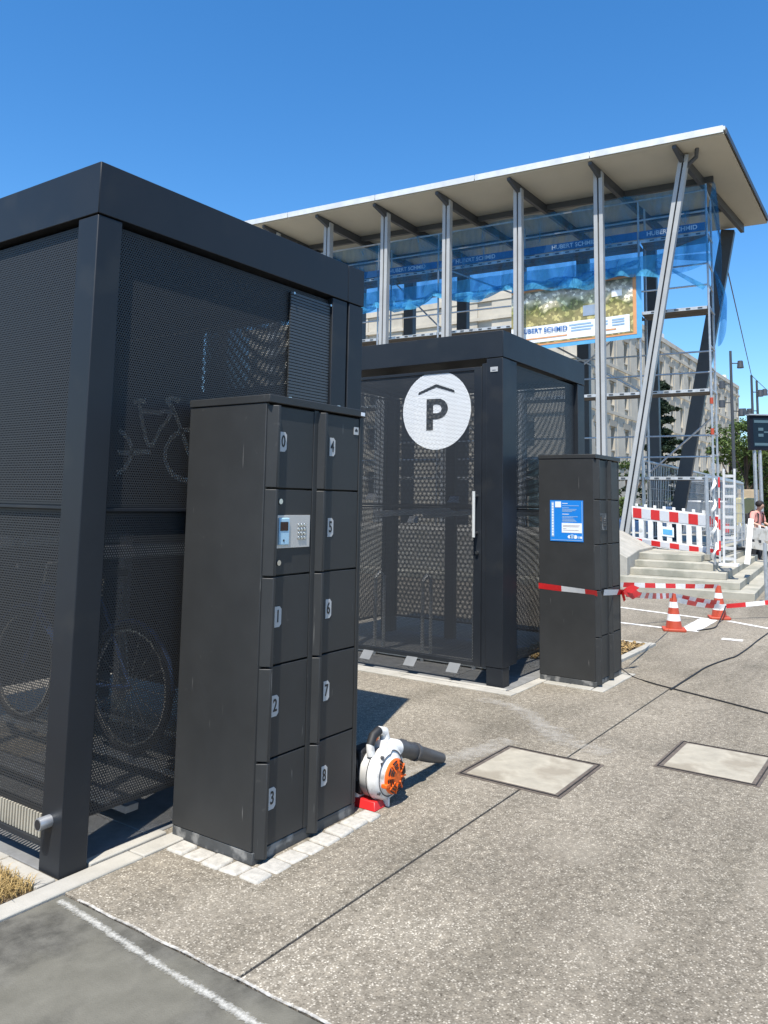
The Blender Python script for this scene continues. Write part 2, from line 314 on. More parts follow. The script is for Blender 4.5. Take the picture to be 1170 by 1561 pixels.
# the canopy building's own axes: depth into the site, along its front, height
BA = radians(5.08); Bb = Vector((-sin(BA), cos(BA), 0)); Bn = Vector((cos(BA), sin(BA), 0)); BO = Vector((14.54, 2.525, 0))
def W(d, al, z): return BO+Bn*d+Bb*al+Vector((0,0,z))

# ================================================================== SETTING
def sheet(name, poly, z, m, thick=None):
    mb = MB()
    if thick: mb.prism(poly, z-thick, z)
    else: mb.add([(x,y,z) for x,y in poly], [tuple(range(len(poly)))])
    return mb.build(name, m)
R_ = lambda x0,y0,x1,y1: [(x0,y0),(x1,y0),(x1,y1),(x0,y1)]
ground = struct(sheet('ground', R_(-1500,-1500,1500,1500), -0.024, M_far))
def slab(poly, m, name='concrete_slab', z=0.0, t=0.02, bev=0.003):
    o = MB().prism(poly, z-t, z).build(name, m, ground, bev=bev); return o
slab(R_(1.957,1.883,7.03,60), M_agg); slab(R_(1.957,-40,7.03,1.871), M_agg)
slab(R_(7.0302,-40,60,60), M_agg)
slab(R_(-40,-40,1.945,2.783), M_smooth)
MB().box(1.957,1.8715,-.02,7.03,1.8825,-.006).build('joint_filler', M_void, ground)
# worn white line in the dark concrete and mortar edge beside the joint
def worn(name, col, soft=0.5, thr=0.5, amount=1.0, scale=38):
    """paint or dust that thins out raggedly towards its edges; UV v runs -1..1 across the strip"""
    m, n, l, b = nm(name); tc = nd(n, 'ShaderNodeTexCoord'); no = nd(n, 'ShaderNodeTexNoise'); no.inputs['Scale'].default_value = scale; no.inputs['Detail'].default_value = 9; l.new(tc.outputs['Object'], no.inputs['Vector'])
    n2 = nd(n, 'ShaderNodeTexNoise'); n2.inputs['Scale'].default_value = scale/8; l.new(tc.outputs['Object'], n2.inputs['Vector'])
    uv = nd(n, 'ShaderNodeUVMap'); uv.uv_map = 'UVMap'; sp = nd(n, 'ShaderNodeSeparateXYZ'); l.new(uv.outputs[0], sp.inputs[0])
    av = math_(n, l, 'ABSOLUTE', sp.outputs[1]); fall = nd(n, 'ShaderNodeMapRange'); fall.interpolation_type = 'SMOOTHSTEP'; fall.inputs[1].default_value = 1.0-soft; fall.inputs[2].default_value = 1.0; fall.inputs[3].default_value = 1.0; fall.inputs[4].default_value = 0.0; l.new(av, fall.inputs[0])
    v = math_(n, l, 'MULTIPLY_ADD', n2.outputs['Fac'], 0.4, math_(n, l, 'MULTIPLY', no.outputs['Fac'], 0.6))
    v = math_(n, l, 'ADD', math_(n, l, 'MULTIPLY', v, -1.0), math_(n, l, 'MULTIPLY_ADD', fall.outputs[0], thr, 0.28))
    r = nd(n, 'ShaderNodeMapRange'); r.inputs[1].default_value = -0.08; r.inputs[2].default_value = 0.26; r.inputs[3].default_value = 0; r.inputs[4].default_value = amount; l.new(v, r.inputs[0])
    tr = nd(n, 'ShaderNodeBsdfTransparent'); mx = nd(n, 'ShaderNodeMixShader'); l.new(r.outputs[0], mx.inputs[0]); l.new(tr.outputs[0], mx.inputs[1]); l.new(b.outputs[0], mx.inputs[2]); l.new(mx.outputs[0], n['Material Output'].inputs[0])
    b.inputs['Base Color'].default_value = (*col, 1); b.inputs['Roughness'].default_value = 0.85
    return m
M_worn = worn('worn_white_paint', (0.56, 0.545, 0.49), 1.0, 0.40, 0.72, 110); M_dust = worn('pale_dust', (0.46, 0.43, 0.375), 0.95, 0.34, 0.55, 14); M_mortar = worn('mortar_smear', (0.62, 0.60, 0.55), 0.6, 0.30, 0.9, 45)
def strip(name, pts, wd, z, m, parent=ground):
    mb = MB(); pts = [Vector((p[0], p[1], z)) for p in pts]; vs = []; N = len(pts)
    for i, p in enumerate(pts):
        d = (pts[min(i+1, N-1)]-pts[max(i-1, 0)]).normalized(); s_ = Vector((-d.y, d.x, 0))*wd*0.5; vs += [p+s_, p, p-s_]
    mb.add(vs, [f for i in range(N-1) for f in ((3*i, 3*i+1, 3*i+4, 3*i+3), (3*i+1, 3*i+2, 3*i+5, 3*i+4))]); o = mb.build(name, m, parent)
    ul = o.data.uv_layers.new(name='UVMap')
    for lp in o.data.loops: k = lp.vertex_index; ul.data[lp.index].uv = ((k//3)/max(1, N-1), (1, 0, -1)[k % 3])
    return o
strip('worn_painted_line', [(1.905-0.085*t+0.004*sin(t*9), 2.75-1.1*t) for t in [i/22*1.9 for i in range(23)]], 0.060, 0.004, M_worn)
strip('mortar_edge', [(1.951+0.003*sin(t*31), 2.70-1.3*t) for t in [i/30*1.6 for i in range(31)]], 0.020, 0.0035, M_mortar)
strip('dust_streak', [(3.6,2.46),(3.9,2.46),(4.2,2.42),(4.5,2.34),(4.8,2.3)], 0.34, 0.004, M_dust)
strip('dust_streak', [(5.62,2.95),(5.6,2.7),(5.45,2.45),(5.2,2.25)], 0.3, 0.004, M_dust)
strip('dust_streak', [(5.2,2.25),(5.0,2.05),(4.9,1.7)], 0.5, 0.0055, M_dust)
# edging stones
def stones(x0, y0, x1, y1, ln, wd, m, name='kerb_stone', top=0.010, gap=0.004, jit=0.003, bev=0.006):
    d = Vector((x1-x0, y1-y0, 0)); n_ = max(1, round(d.length/ln)); e = d/n_; u = d.normalized(); s_ = Vector((-u.y, u.x, 0))*wd
    for i in range(n_):
        a = Vector((x0,y0,0))+e*i+u*gap/2; b = Vector((x0,y0,0))+e*(i+1)-u*gap/2; j = [Vector((random.uniform(-jit,jit), random.uniform(-jit,jit), 0)) for _ in range(4)]
        MB().prism([tuple((p+q)[:2]) for p, q in zip((a, b, b+s_, a+s_), j)], -0.018, top+random.uniform(-jit, jit)*0.8).build(name, m, ground, bev=bev)
stones(-1.4,2.789,3.25,2.789, 1.0,0.098, M_conc)
stones(1.990,2.895,1.990,7.9, 0.33,0.085, M_conc)               # beside the shelter's side wall (runs along +y, laid towards -x)
stones(2.134,2.893,2.534,2.893, 0.4,0.05, M_conc, top=0.016)
stones(5.862,2.80,5.862,6.5, 0.5,-0.10, M_conc); stones(5.965,2.90,5.965,6.5, 0.5,-0.045, M_conc, top=0.016)
stones(5.99,2.80,8.0,2.80, 0.5,0.09, M_conc)
stones(2.432,2.252,3.30,2.252, 0.109,0.105, M_granite, 'granite_sett', gap=0.007, jit=0.005, bev=0.010)
stones(2.536,2.362,2.536,2.785, 0.108,0.104, M_granite, 'granite_sett', gap=0.007, jit=0.005, bev=0.010)
stones(6.45,2.27,7.3,2.27, 0.28,0.10, M_conc); stones(6.55,2.375,6.55,2.79, 0.2,0.10, M_conc); stones(7.21,2.375,7.21,2.79,0.2,-0.09,M_conc)
for i in range(4):
    for j in range(3):
        slab(R_(2.0+i*.485, 2.947+j*.48, 2.0+i*.485+.479, 2.947+j*.48+.474), M_paver, 'paver', 0.006, 0.02, 0.004)
for i in range(4):
    for j in range(4):
        slab(R_(6.02+i*.485, 2.9+j*.6, 6.02+i*.485+.479, 2.9+j*.6+.594), M_paver, 'paver', 0.006, 0.02, 0.004)
# dry grass bed left of the first shelter
bed = struct(sheet('planting_bed', R_(-9,2.89,1.903,9), -0.004, M_soil))
def blades(name, n, xr, yr, h, m, wdt=0.004, z=0.0):
    mb = MB()
    for _ in range(n):
        x, y = random.uniform(*xr), random.uniform(*yr); a = random.uniform(0, 2*pi); hh = h*random.uniform(.35, 1); ln = hh*random.uniform(.2, 1.3); q = Vector((cos(a), sin(a), 0)); s_ = Vector((-q.y, q.x, 0))*wdt
        p = Vector((x,y,z)); m_ = p+q*ln*.45+Vector((0,0,hh*.75)); mb.add([p-s_, p+s_, m_+s_*.8, m_-s_*.8, p+q*ln+Vector((0,0,hh*.7))], [(0,1,2,3),(3,2,4)])
    return mb.build(name, m)
g = blades('dry_grass', 24000, (0.9,1.90), (2.90,4.2), 0.062, M_drygrass, 0.0016); tag(g, 'straw coloured dry grass in the bed beside the left shelter', 'grass', kind='stuff')
# leaf litter bed behind the far locker
struct(sheet('leaf_bed', R_(7.3,2.63,8.86,3.6), 0.004, M_soil))
stones(7.3,2.55,8.93,2.55, 0.5,0.075, M_conc, top=0.03); stones(8.93,2.63,8.93,3.6, 0.5,0.075, M_conc, top=0.03)
mb = MB()
for _ in range(2600):
    p = Vector((random.uniform(7.35,8.84), random.uniform(2.64,3.55), random.uniform(.008,.04))); a = random.uniform(0,6.28); t = random.uniform(-.5,.5); u = Vector((cos(a),sin(a),t))*.022; v = Vector((-sin(a),cos(a),random.uniform(-.4,.4)))*.014
    mb.add([p-u, p+v, p+u, p-v], [(0,1,2,3)])
tag(mb.build('leaf_litter', M_dryleaf), 'brown dry leaf litter in the small kerbed bed behind the far locker', 'leaf litter', kind='stuff')
# parking bay paint
M_bay = worn('bay_marking_paint', (0.74, 0.73, 0.70), 0.35, 0.55, 0.95, 30)
for a_, b_, wd_ in (((930,924),(1080,944),.10),((930,947.5),(1041,961),.10),((1048,962),(1080,944.5),.28),((1110,947),(1172,958.5),.10),((1100,974),(1132,977),.16)):
    a_, b_ = gnd(*a_), gnd(*b_); strip('bay_marking', [a_.lerp(b_, k/6) for k in range(7)], wd_, 0.004, M_bay)
# distant wooded hill
mb = MB(); hill = []
for i in range(41):
    t = i/40; x = 330+40*sin(t*3); y = -260+t*420
    h = 16+26*math.exp(-((t-.68)/.10)**2)+6*sin(i*1.7)+4*sin(i*.7)
    hill.append((x, y, h))
mb.add([(x,y,-1) for x,y,h in hill]+[(x+15,y,h*.7) for x,y,h in hill]+[(x+70,y,h) for x,y,h in hill]+[(x+200,y,h*.9) for x,y,h in hill], [(k*41+i,k*41+i+1,(k+1)*41+i+1,(k+1)*41+i) for k in range(3) for i in range(40)])
hillo = struct(mb.build('hill', M_hill, smooth=True))

# ================================================================== BICYCLES (built once per colour)
def bicycle(loc, rz, m, label, group=None, lean=0.0, basket=False):
    t = thing('bicycle', loc, label, 'bicycle', group, rz, world=False); t.rotation_euler = (lean, 0, rz)
    R0 = .335; a, b = Vector((-.52,0,R0)), Vector((.52,0,R0)); bb = Vector((-.08,0,.29)); st = Vector((-.22,0,.80)); hd = Vector((.36,0,.82)); hb = Vector((.40,0,.66))
    fr = MB()
    for p, q, r in ((bb,st,.017),(st,hd,.016),(bb,hb,.019),(hd,hb,.018),(bb,a,.011),(st,a,.009),(hb,b,.013)): fr.tube([p,q], r, 7)
    fr.build('frame', m, t, smooth=True)
    for c in (a, b):
        wv = MB().tube([c+Vector((cos(k*pi/18)*R0, 0, sin(k*pi/18)*R0)) for k in range(36)], .019, 6, True).build('wheel', M_black, t, smooth=True)
        MB().tube([c+Vector((cos(k*pi/18)*.305, 0, sin(k*pi/18)*.305)) for k in range(36)], .010, 5, True).build('rim', M_steel, wv, smooth=True)
        sp = MB()
        for k in range(14): sp.bar(c, c+Vector((cos(k*pi/7)*.305, 0, sin(k*pi/7)*.305)), .003, .003, (0,1,0))
        sp.build('spokes', M_steel, wv)
        MB().tube([c+Vector((cos(k*pi/12)*.36, 0, sin(k*pi/12)*.36)) for k in range(3,13)], .013, 5).build('mudguard', m, t)
    MB().tube([hd, hd+Vector((-.02,0,.14)), hd+Vector((-.02,.05,.16)), hd+Vector((-.14,.27,.15))], .012, 6).tube([hd+Vector((-.02,0,.15)), hd+Vector((-.14,-.27,.15))], .012, 6).build('handlebar', M_steel, t)
    MB().loft([st+Vector((.16,.02,.13)),st+Vector((.16,-.02,.13)),st+Vector((.16,-.02,.16)),st+Vector((.16,.02,.16))],[st+Vector((-.13,.09,.12)),st+Vector((-.13,-.09,.12)),st+Vector((-.13,-.09,.17)),st+Vector((-.13,.09,.17))]).build('saddle', M_black, t, bev=.012)
    MB().tube([st, st+Vector((-.02,0,.14))], .013, 6).build('seat_post', M_steel, t)
    MB().lathe([(.09,-.035),(.09,-.03)], 'y', bb, 16).bar(bb+Vector((0,-.05,0)), bb+Vector((.1,-.05,-.13)), .02,.012).bar(bb+Vector((0,.05,0)), bb+Vector((-.1,.05,.13)), .02,.012).build('crank', M_black, t)
    if basket: MB().box(.42,-.17,.86,.68,.17,1.06).build('basket', M_tan, t)
    return t

# ================================================================== BIKE SHELTERS
def perf_sheet(name, ax, c, a0, a1, z0, z1, parent, m=None, t=0.0025):
    """perforated sheet; ax='x': in the plane x=c spanning y a0..a1, ax='y': in the plane y=c spanning x a0..a1"""
    mb = MB()
    if ax == 'x': mb.add([(c,a0,z0),(c,a1,z0),(c,a1,z1),(c,a0,z1)], [(0,1,2,3)]); uv = (1,2)
    else: mb.add([(a0,c,z0),(a1,c,z0),(a1,c,z1),(a0,c,z1)], [(0,1,2,3)]); uv = (0,2)
    return mb.build(name, m or M_perf, parent, uvax=uv)
def sheet_frame(name, ax, c, a0, a1, z0, z1, parent, w_=0.022, d=0.012):
    mb = MB()
    for (p0,q0,p1,q1) in ((a0,z0,a1,z0+w_),(a0,z1-w_,a1,z1),(a0,z0+w_,a0+w_,z1-w_),(a1-w_,z0+w_,a1,z1-w_)):
        if ax == 'x': mb.box(c-d,p0,q0,c+d,p1,q1)
        else: mb.box(p0,c-d,q0,p1,c+d,q1)
    return mb.build(name, M_anth, parent, bev=.0015)
def fascia(ox, oy, X, Y, F, H, e, t=.06):
    i = t
    plans = {'-x': [(ox,oy),(ox+i,oy+i),(ox+i,Y-i),(ox,Y)], '-y': [(ox,oy),(X,oy),(X-i,oy+i),(ox+i,oy+i)], '+x': [(X,oy),(X,Y),(X-i,Y-i),(X-i,oy+i)], '+y': [(ox,Y),(ox+i,Y-i),(X-i,Y-i),(X,Y)]}
    return plans
def shelter(ox, oy, L, D, H, F, label, kind):
    e = thing('bike_shelter', (ox, oy, 0), label, 'bike shelter', 'perforated metal bike shelters'); X, Y = ox+L, oy+D
    pl = fascia(ox, oy, X, Y, F, H, e)
    for k, poly in pl.items():
        if kind == 1 and k == '-y':
            s_ = 3.769
            MB().prism([(ox,oy),(s_-.002,oy),(s_-.002,oy+.06),(ox+.06,oy+.06)], F, H).build('fascia', M_anth, e, bev=.003)
            MB().prism([(s_+.002,oy+.001),(X,oy+.001),(X-.06,oy+.06),(s_+.002,oy+.06)], F, H).build('fascia', M_anth, e, bev=.003)
        else: MB().prism(poly, F, H).build('fascia', M_anth, e, bev=.003)
    MB().box(ox+.061,oy+.061,F+.06,X-.061,Y-.061,H-.012).build('roof', M_anth, e)
    g = .006; q = .003
    def post(x0,y0,x1,y1, split=None):
        if split: 
            MB().box(x0+.004,y0+.004,0,x1-.004,y1-.004,split-.002).build('post_foot', M_anth, e, bev=.003); MB().box(x0,y0,split,x1,y1,F-g).build('post', M_anth, e, bev=.003)
        else: return MB().box(x0,y0,0,x1,y1,F-g).build('post', M_anth, e, bev=.004)
    return e, X, Y, post

# ---- first shelter
e1, X1, Y1, post = shelter(1.9956, 2.8927, 1.936, 2.45, 2.9425, 2.7127, 'dark grey perforated bike shelter with a drain pipe stub, beside the dry grass', 1)
ox, oy = 1.9956, 2.8927
p0 = post(ox+.003, oy+.003, ox+.128, oy+.143)
mb = MB().tube([(ox+.006,oy+.085,.205),(ox-.05,oy+.085,.205)], .024, 16); mb.build('drain_pipe', M_galv, e1, smooth=False)
MB().tube([(ox-.051,oy+.085,.205),(ox-.0515,oy+.085,.205)], .019, 16).build('pipe_bore', M_void, e1)  # dark disc on the solid pipe end; the hollow's shade is its colour
post(X1-.145, oy+.003, X1-.003, oy+.143); post(ox+.003, Y1-.143, ox+.128, Y1-.003); post(X1-.145, Y1-.143, X1-.003, Y1-.003)
MB().box(3.628,oy+.006,.0,3.768,oy+.06,2.7067).build('end_cover_plate', M_anth, e1, bev=.003)
def rail(ax, c, a0, a1, z, parent, h=.02, d=.02):
    mb = MB()
    if ax == 'x': mb.box(c-d,a0,z-h/2,c+d,a1,z+h/2)
    else: mb.box(a0,c-d,z-h/2,a1,c+d,z+h/2)
    mb.build('mid_rail', M_anth, parent, bev=.0015)
# side wall towards the grass (plane x)
c = ox+.035
for z0, z1 in ((.205,1.438),(1.462,2.69)):
    perf_sheet('perforated_panel','x',c,oy+.146,Y1-.146,z0,z1,e1); sheet_frame('panel_frame','x',c+.015,oy+.144,Y1-.144,z0-.005,z1+.005,e1,w_=.02)
rail('x', c, oy+.144, Y1-.144, 1.450, e1, .014, .018)
mb = MB(); y = oy+.15
while y < Y1-.15: mb.box(c-.004,y,.105,c+.004,y+.010,.198); y += .021
mb.build('kick_grating', mat('pale_grating', (0.40,0.36,0.28), .6, var=.2), e1, kind='stuff'); MB().box(c-.015,oy+.145,.085,c+.015,Y1-.145,.103).build('bottom_rail', M_anth, e1)
# front wall towards the forecourt (plane y)
c = oy+.040
for z0, z1 in ((.19,1.430),(1.455,2.69)):
    perf_sheet('perforated_panel','y',c,ox+.131,3.626,z0,z1,e1); sheet_frame('panel_frame','y',c+.015,ox+.129,3.628,z0-.005,z1+.005,e1,w_=.02)
rail('y', c, ox+.129, 3.628, 1.443, e1, .014, .018)
ve = MB(); z = 1.46
while z < 2.655: ve.box(3.272,c-.019,z,3.622,c-.012,z+.0130); z += .0175
vp = MB().box(3.272,c-.0115,1.445,3.622,c-.008,2.668).build('vent_panel', M_lock, e1); ve.build('vent_slats', mat('vent_slat_paint', (.052,.060,.068), .4, var=.08), vp, kind='stuff')
for sx in (3.283, 3.612): MB().lathe([(.007,-.004),(.007,.0)], 'y', (sx, c-.031, 2.655), 10).build('screw', M_steel, vp)
# far end and back walls
MB().box(ox+.131,Y1-.062,.2,X1-.146,Y1-.0605,2.772).build('back_panel', M_anth, e1)
MB().box(X1-.05,oy+.146,.2,X1-.035,Y1-.146,2.26).build('end_panel', M_anth, e1)
MB().box(X1-.05,4.30,2.2605,X1-.035,Y1-.146,2.70).build('end_panel', M_anth, e1)  # solid strip added to keep the bright sky from showing through
perf_sheet('perforated_panel','x',X1-.045,oy+.146,4.2995,2.2605,2.70,e1); perf_sheet('perforated_panel','x',X1-.010,oy+.146,4.2995,2.2605,2.70,e1)  # second sheet added behind the first to cut the daylight passing through
sheet_frame('panel_frame','x',X1-.06,oy+.144,Y1-.144,.195,2.705,e1)
# two-tier rack inside
rk = thing('bike_rack', (2.4,3.4,0), 'galvanised bike rack inside the left shelter', 'bike rack')
for x in (2.35, 3.55): 
    for y in (3.45, 4.6): MB().box(x-.03,y-.03,0,x+.03,y+.03,1.25).build('upright', M_galv, rk)
for y in (3.45, 4.6): MB().bar((2.35,y,1.22),(3.55,y,1.22),.05,.06).build('crossbar', M_galv, rk)
for x in (2.5,2.95,3.4): MB().bar((x,3.1,.08),(x,4.9,.10),.07,.03).build('tray', M_galv, rk)
M_bw = mat('white_spray_paint', (.92,.92,.90), .3, var=.04); M_bb = mat('blue_bike_paint', (.05,.09,.2), .3, var=.05); M_bg = mat('silver_bike_paint', (.4,.4,.38), .3, metal=.5, var=.05); M_br = mat('red_bike_paint', (.4,.03,.03), .3, var=.05)
def onback(px, py, x=X1-.065):
    d = _f+_r*(px-CX)/FL-_u*(py-CY)/FL; return Vector((0,0,EYE))+d*(x/d.x)
gf = MB().box(X1-.0505,4.2,2.15,X1-.0502,4.21,2.16).build('bicycle_pictogram', M_bw, e1, label='white bicycle pictogram printed on the end wall, seen through the mesh')
circ = lambda cx_, cy_, r_: [(cx_+r_*cos(k*pi/12), cy_-r_*1.05*sin(k*pi/12)) for k in range(25)]
for st_ in (circ(166,688,34)[:6], circ(166,688,34)[19:], circ(288,694,37), [(176,688),(190,690),(230,689)], [(212,616),(216,640),(224,676),(232,680)], [(232,680),(244,655),(264,626)], [(214,628),(240,629),(266,626)], [(256,611),(266,628),(276,655),(288,694)], [(204,612),(222,611)], [(252,612),(262,606),(274,612)]):
    pp_ = [onback(*q) for q in st_]; vs_ = []
    for i, p_ in enumerate(pp_):
        d_ = (pp_[min(i+1,len(pp_)-1)]-pp_[max(i-1,0)]).normalized(); n2_ = d_.cross(Vector((1,0,0)))*.019; vs_ += [p_+n2_, p_-n2_]
    MB().add(vs_, [(2*i,2*i+1,2*i+3,2*i+2) for i in range(len(pp_)-1)]).build('stroke', M_bw, gf)
bicycle((2.95,4.25,.115), radians(90), M_bb, 'dark blue bicycle parked on the rack inside the left shelter')

# ---- second shelter with the P sign
e2, X2, Y2, post = shelter(6.0227, 2.9518, 1.918, 2.45, 2.973, 2.7426, 'dark grey perforated bike shelter with round white parking sign on its door', 2)
ox, oy = 6.0227, 2.9518
post(ox+.003, oy+.003, ox+.14, oy+.158, .163); post(X2-.19, oy+.003, X2-.003, oy+.143, .163); post(ox+.003, Y2-.143, ox+.128, Y2-.003, .163); post(X2-.145, Y2-.143, X2-.003, Y2-.003, .163)
MB().box(ox+.142,oy+.008,.165,ox+.285,oy+.05,2.7366).build('end_cover_plate', M_anth, e2, bev=.003)
MB().box(ox+.012,oy+.160,.15,ox+.05,oy+.205,2.70).build('door_frame', M_anth, e2, bev=.002)
dr = MB().box(ox+.008,oy+.207,.15,ox+.045,oy+.28,2.675).build('door', M_anth, e2, bev=.002, label='perforated sliding door with bar handle')
DY1 = 4.72
MB().box(ox+.010,oy+.281,.15,ox+.045,DY1,.185).build('door_bottom_rail', M_anth, dr, bev=.002); MB().box(ox+.010,oy+.281,2.648,ox+.045,DY1,2.675).build('door_top_rail', M_anth, dr, bev=.002)
MB().box(ox+.012,DY1+.001,.15,ox+.05,DY1+.07,2.70).build('door_frame', M_anth, e2, bev=.002)
perf_sheet('perforated_panel','x',ox+.02,oy+.281,DY1,.186,2.647,dr,M_perf2)
MB().box(ox+.0225,oy+.281,1.462,ox+.05,DY1,1.482).build('mid_rail', M_anth, dr, bev=.0015)
perf_sheet('perforated_panel','x',ox+.02,DY1+.072,Y2-.145,.186,2.69,e2,M_perf2)
# handle
hy = 3.197; hx = ox-.055
M_bar = mat('bright_bar_handle', (.68,.67,.63), .3, metal=.25, var=.04)
h = MB().tube([(hx,hy,1.215),(hx,hy,1.60)], .0135, 12).build('handle', M_bar, dr, smooth=True)
for z in (1.25,1.56): MB().tube([(hx,hy,z),(ox+.01,hy,z)], .011, 10).build('handle_mount', M_steel, h, smooth=True)
MB().lathe([(.014,0),(.014,.02),(.008,.024)], 'x', (ox-.012,hy-.005,1.085), 12).build('lock', M_steel, dr)
# round sign printed on the sheet
cy, cz, r = 3.618, 2.318, .352; xx = ox+.0165
n_ = 72; mb = MB().add([(xx,cy+r*cos(2*pi*i/n_),cz+r*sin(2*pi*i/n_)) for i in range(n_)], [tuple(range(n_))]); sg = mb.build('parking_sign', M_perfw, dr, uvax=(1,2), label='round white printed sign with a letter P under a roof line')
xx -= .002
def psh(pts2, holes=None):
    return MB().add([(xx,cy-u_,cz+v_) for u_,v_ in pts2], [tuple(range(len(pts2)))])
mb = MB(); 
def quadp(a): mb.add([(xx,cy-u_,cz+v_) for u_,v_ in a], [tuple(range(len(a)))])
quadp([(-.100,-.180),(-.030,-.180),(-.030,.105),(-.100,.105)])
def arc(r0x,r0y,t): return (.01+r0x*cos(t), .012+r0y*sin(t))
quadp([(-.030,.105),(-.030,.050),(.010,.050),(.010,.105)]); quadp([(-.030,-.026),(-.030,-.081),(.010,-.081),(.010,-.026)])
for i in range(14):
    t0, t1 = -pi/2+pi*i/14, -pi/2+pi*(i+1)/14; quadp([arc(.046,.038,t0), arc(.112,.093,t0), arc(.112,.093,t1), arc(.046,.038,t1)])
mb.build('letter_p', M_perfd, sg, uvax=(1,2))
mb = MB(); quadp([(-.190,.145),(-.182,.172),(.0,.236),(.0,.206)]); quadp([(.190,.145),(.0,.206),(.0,.236),(.182,.172)]); mb.build('roof_line', M_perfd, sg, uvax=(1,2))
np_ = MB().box(ox-.002,3.002,2.618,ox+.004,3.072,2.66).build('name_plate', M_plate, e2, bev=.001); MB().box(ox-.0035,3.02,2.630,ox-.002,3.054,2.634).build('plate_mark', M_ink, np_)
M_guide = mat('grey_guide_plate', (.16,.165,.165), .5, var=.1)
# door guide plates under the door
for y in (4.30,3.83,3.40): MB().loft([(ox+.02,y-.055,.165),(ox+.02,y+.055,.165),(ox+.024,y+.055,.165),(ox+.024,y-.055,.165)],[(ox-.05,y-.05,.085),(ox-.05,y+.06,.085),(ox-.046,y+.06,.085),(ox-.046,y-.05,.085)]).build('guide_plate', M_guide, e2)
# side and back walls
c = oy+.04
for z0, z1 in ((.18,1.445),(1.465,2.72)):
    perf_sheet('perforated_panel','y',c,ox+.287,X2-.192,z0,z1,e2,M_perf2); sheet_frame('panel_frame','y',c+.015,ox+.285,X2-.19,z0-.005,z1+.005,e2)
    perf_sheet('perforated_panel','x',X2-.04,oy+.146,Y2-.146,z0,z1,e2,M_perf2); sheet_frame('panel_frame','x',X2-.05,oy+.144,Y2-.144,z0-.005,z1+.005,e2)
    perf_sheet('perforated_panel','y',Y2-.04,ox+.131,X2-.146,z0,z1,e2,M_perf2); sheet_frame('panel_frame','y',Y2-.05,ox+.129,X2-.144,z0-.005,z1+.005,e2)
for y in (3.98,4.42): MB().box(X2-.14,y,.0,X2-.08,y+.12,2.72).build('wall_post', M_anth, e2)
rk = thing('bike_rack', (6.9,3.5,0), 'galvanised bike rack with wheel hoops inside the shelter with the parking sign', 'bike rack')
for y in (3.5,4.05,4.6): MB().tube([(6.55,y,0),(6.55,y,.75),(6.62,y,.8),(6.70,y,.75),(6.70,y,0)], .018, 6).build('hoop', M_galv, rk)
MB().bar((6.62,3.2,.04),(6.62,5.2,.04),.1,.04).build('base_rail', M_galv, rk)
for y in (3.35,3.9,4.45): MB().bar((6.35,y,1.38),(7.7,y,1.42),.08,.05).build('tray', M_galv, rk)
for y, z in ((4.65,1.55),(4.15,1.33),(3.70,1.53)): MB().loft([(6.50,y-.06,z-.03),(6.50,y+.06,z-.03),(6.505,y+.06,z-.03),(6.505,y-.06,z-.03)],[(6.53,y-.05,z+.03),(6.53,y+.05,z+.03),(6.535,y+.05,z+.03),(6.535,y-.05,z+.03)]).build('tray_end', M_alu, rk)

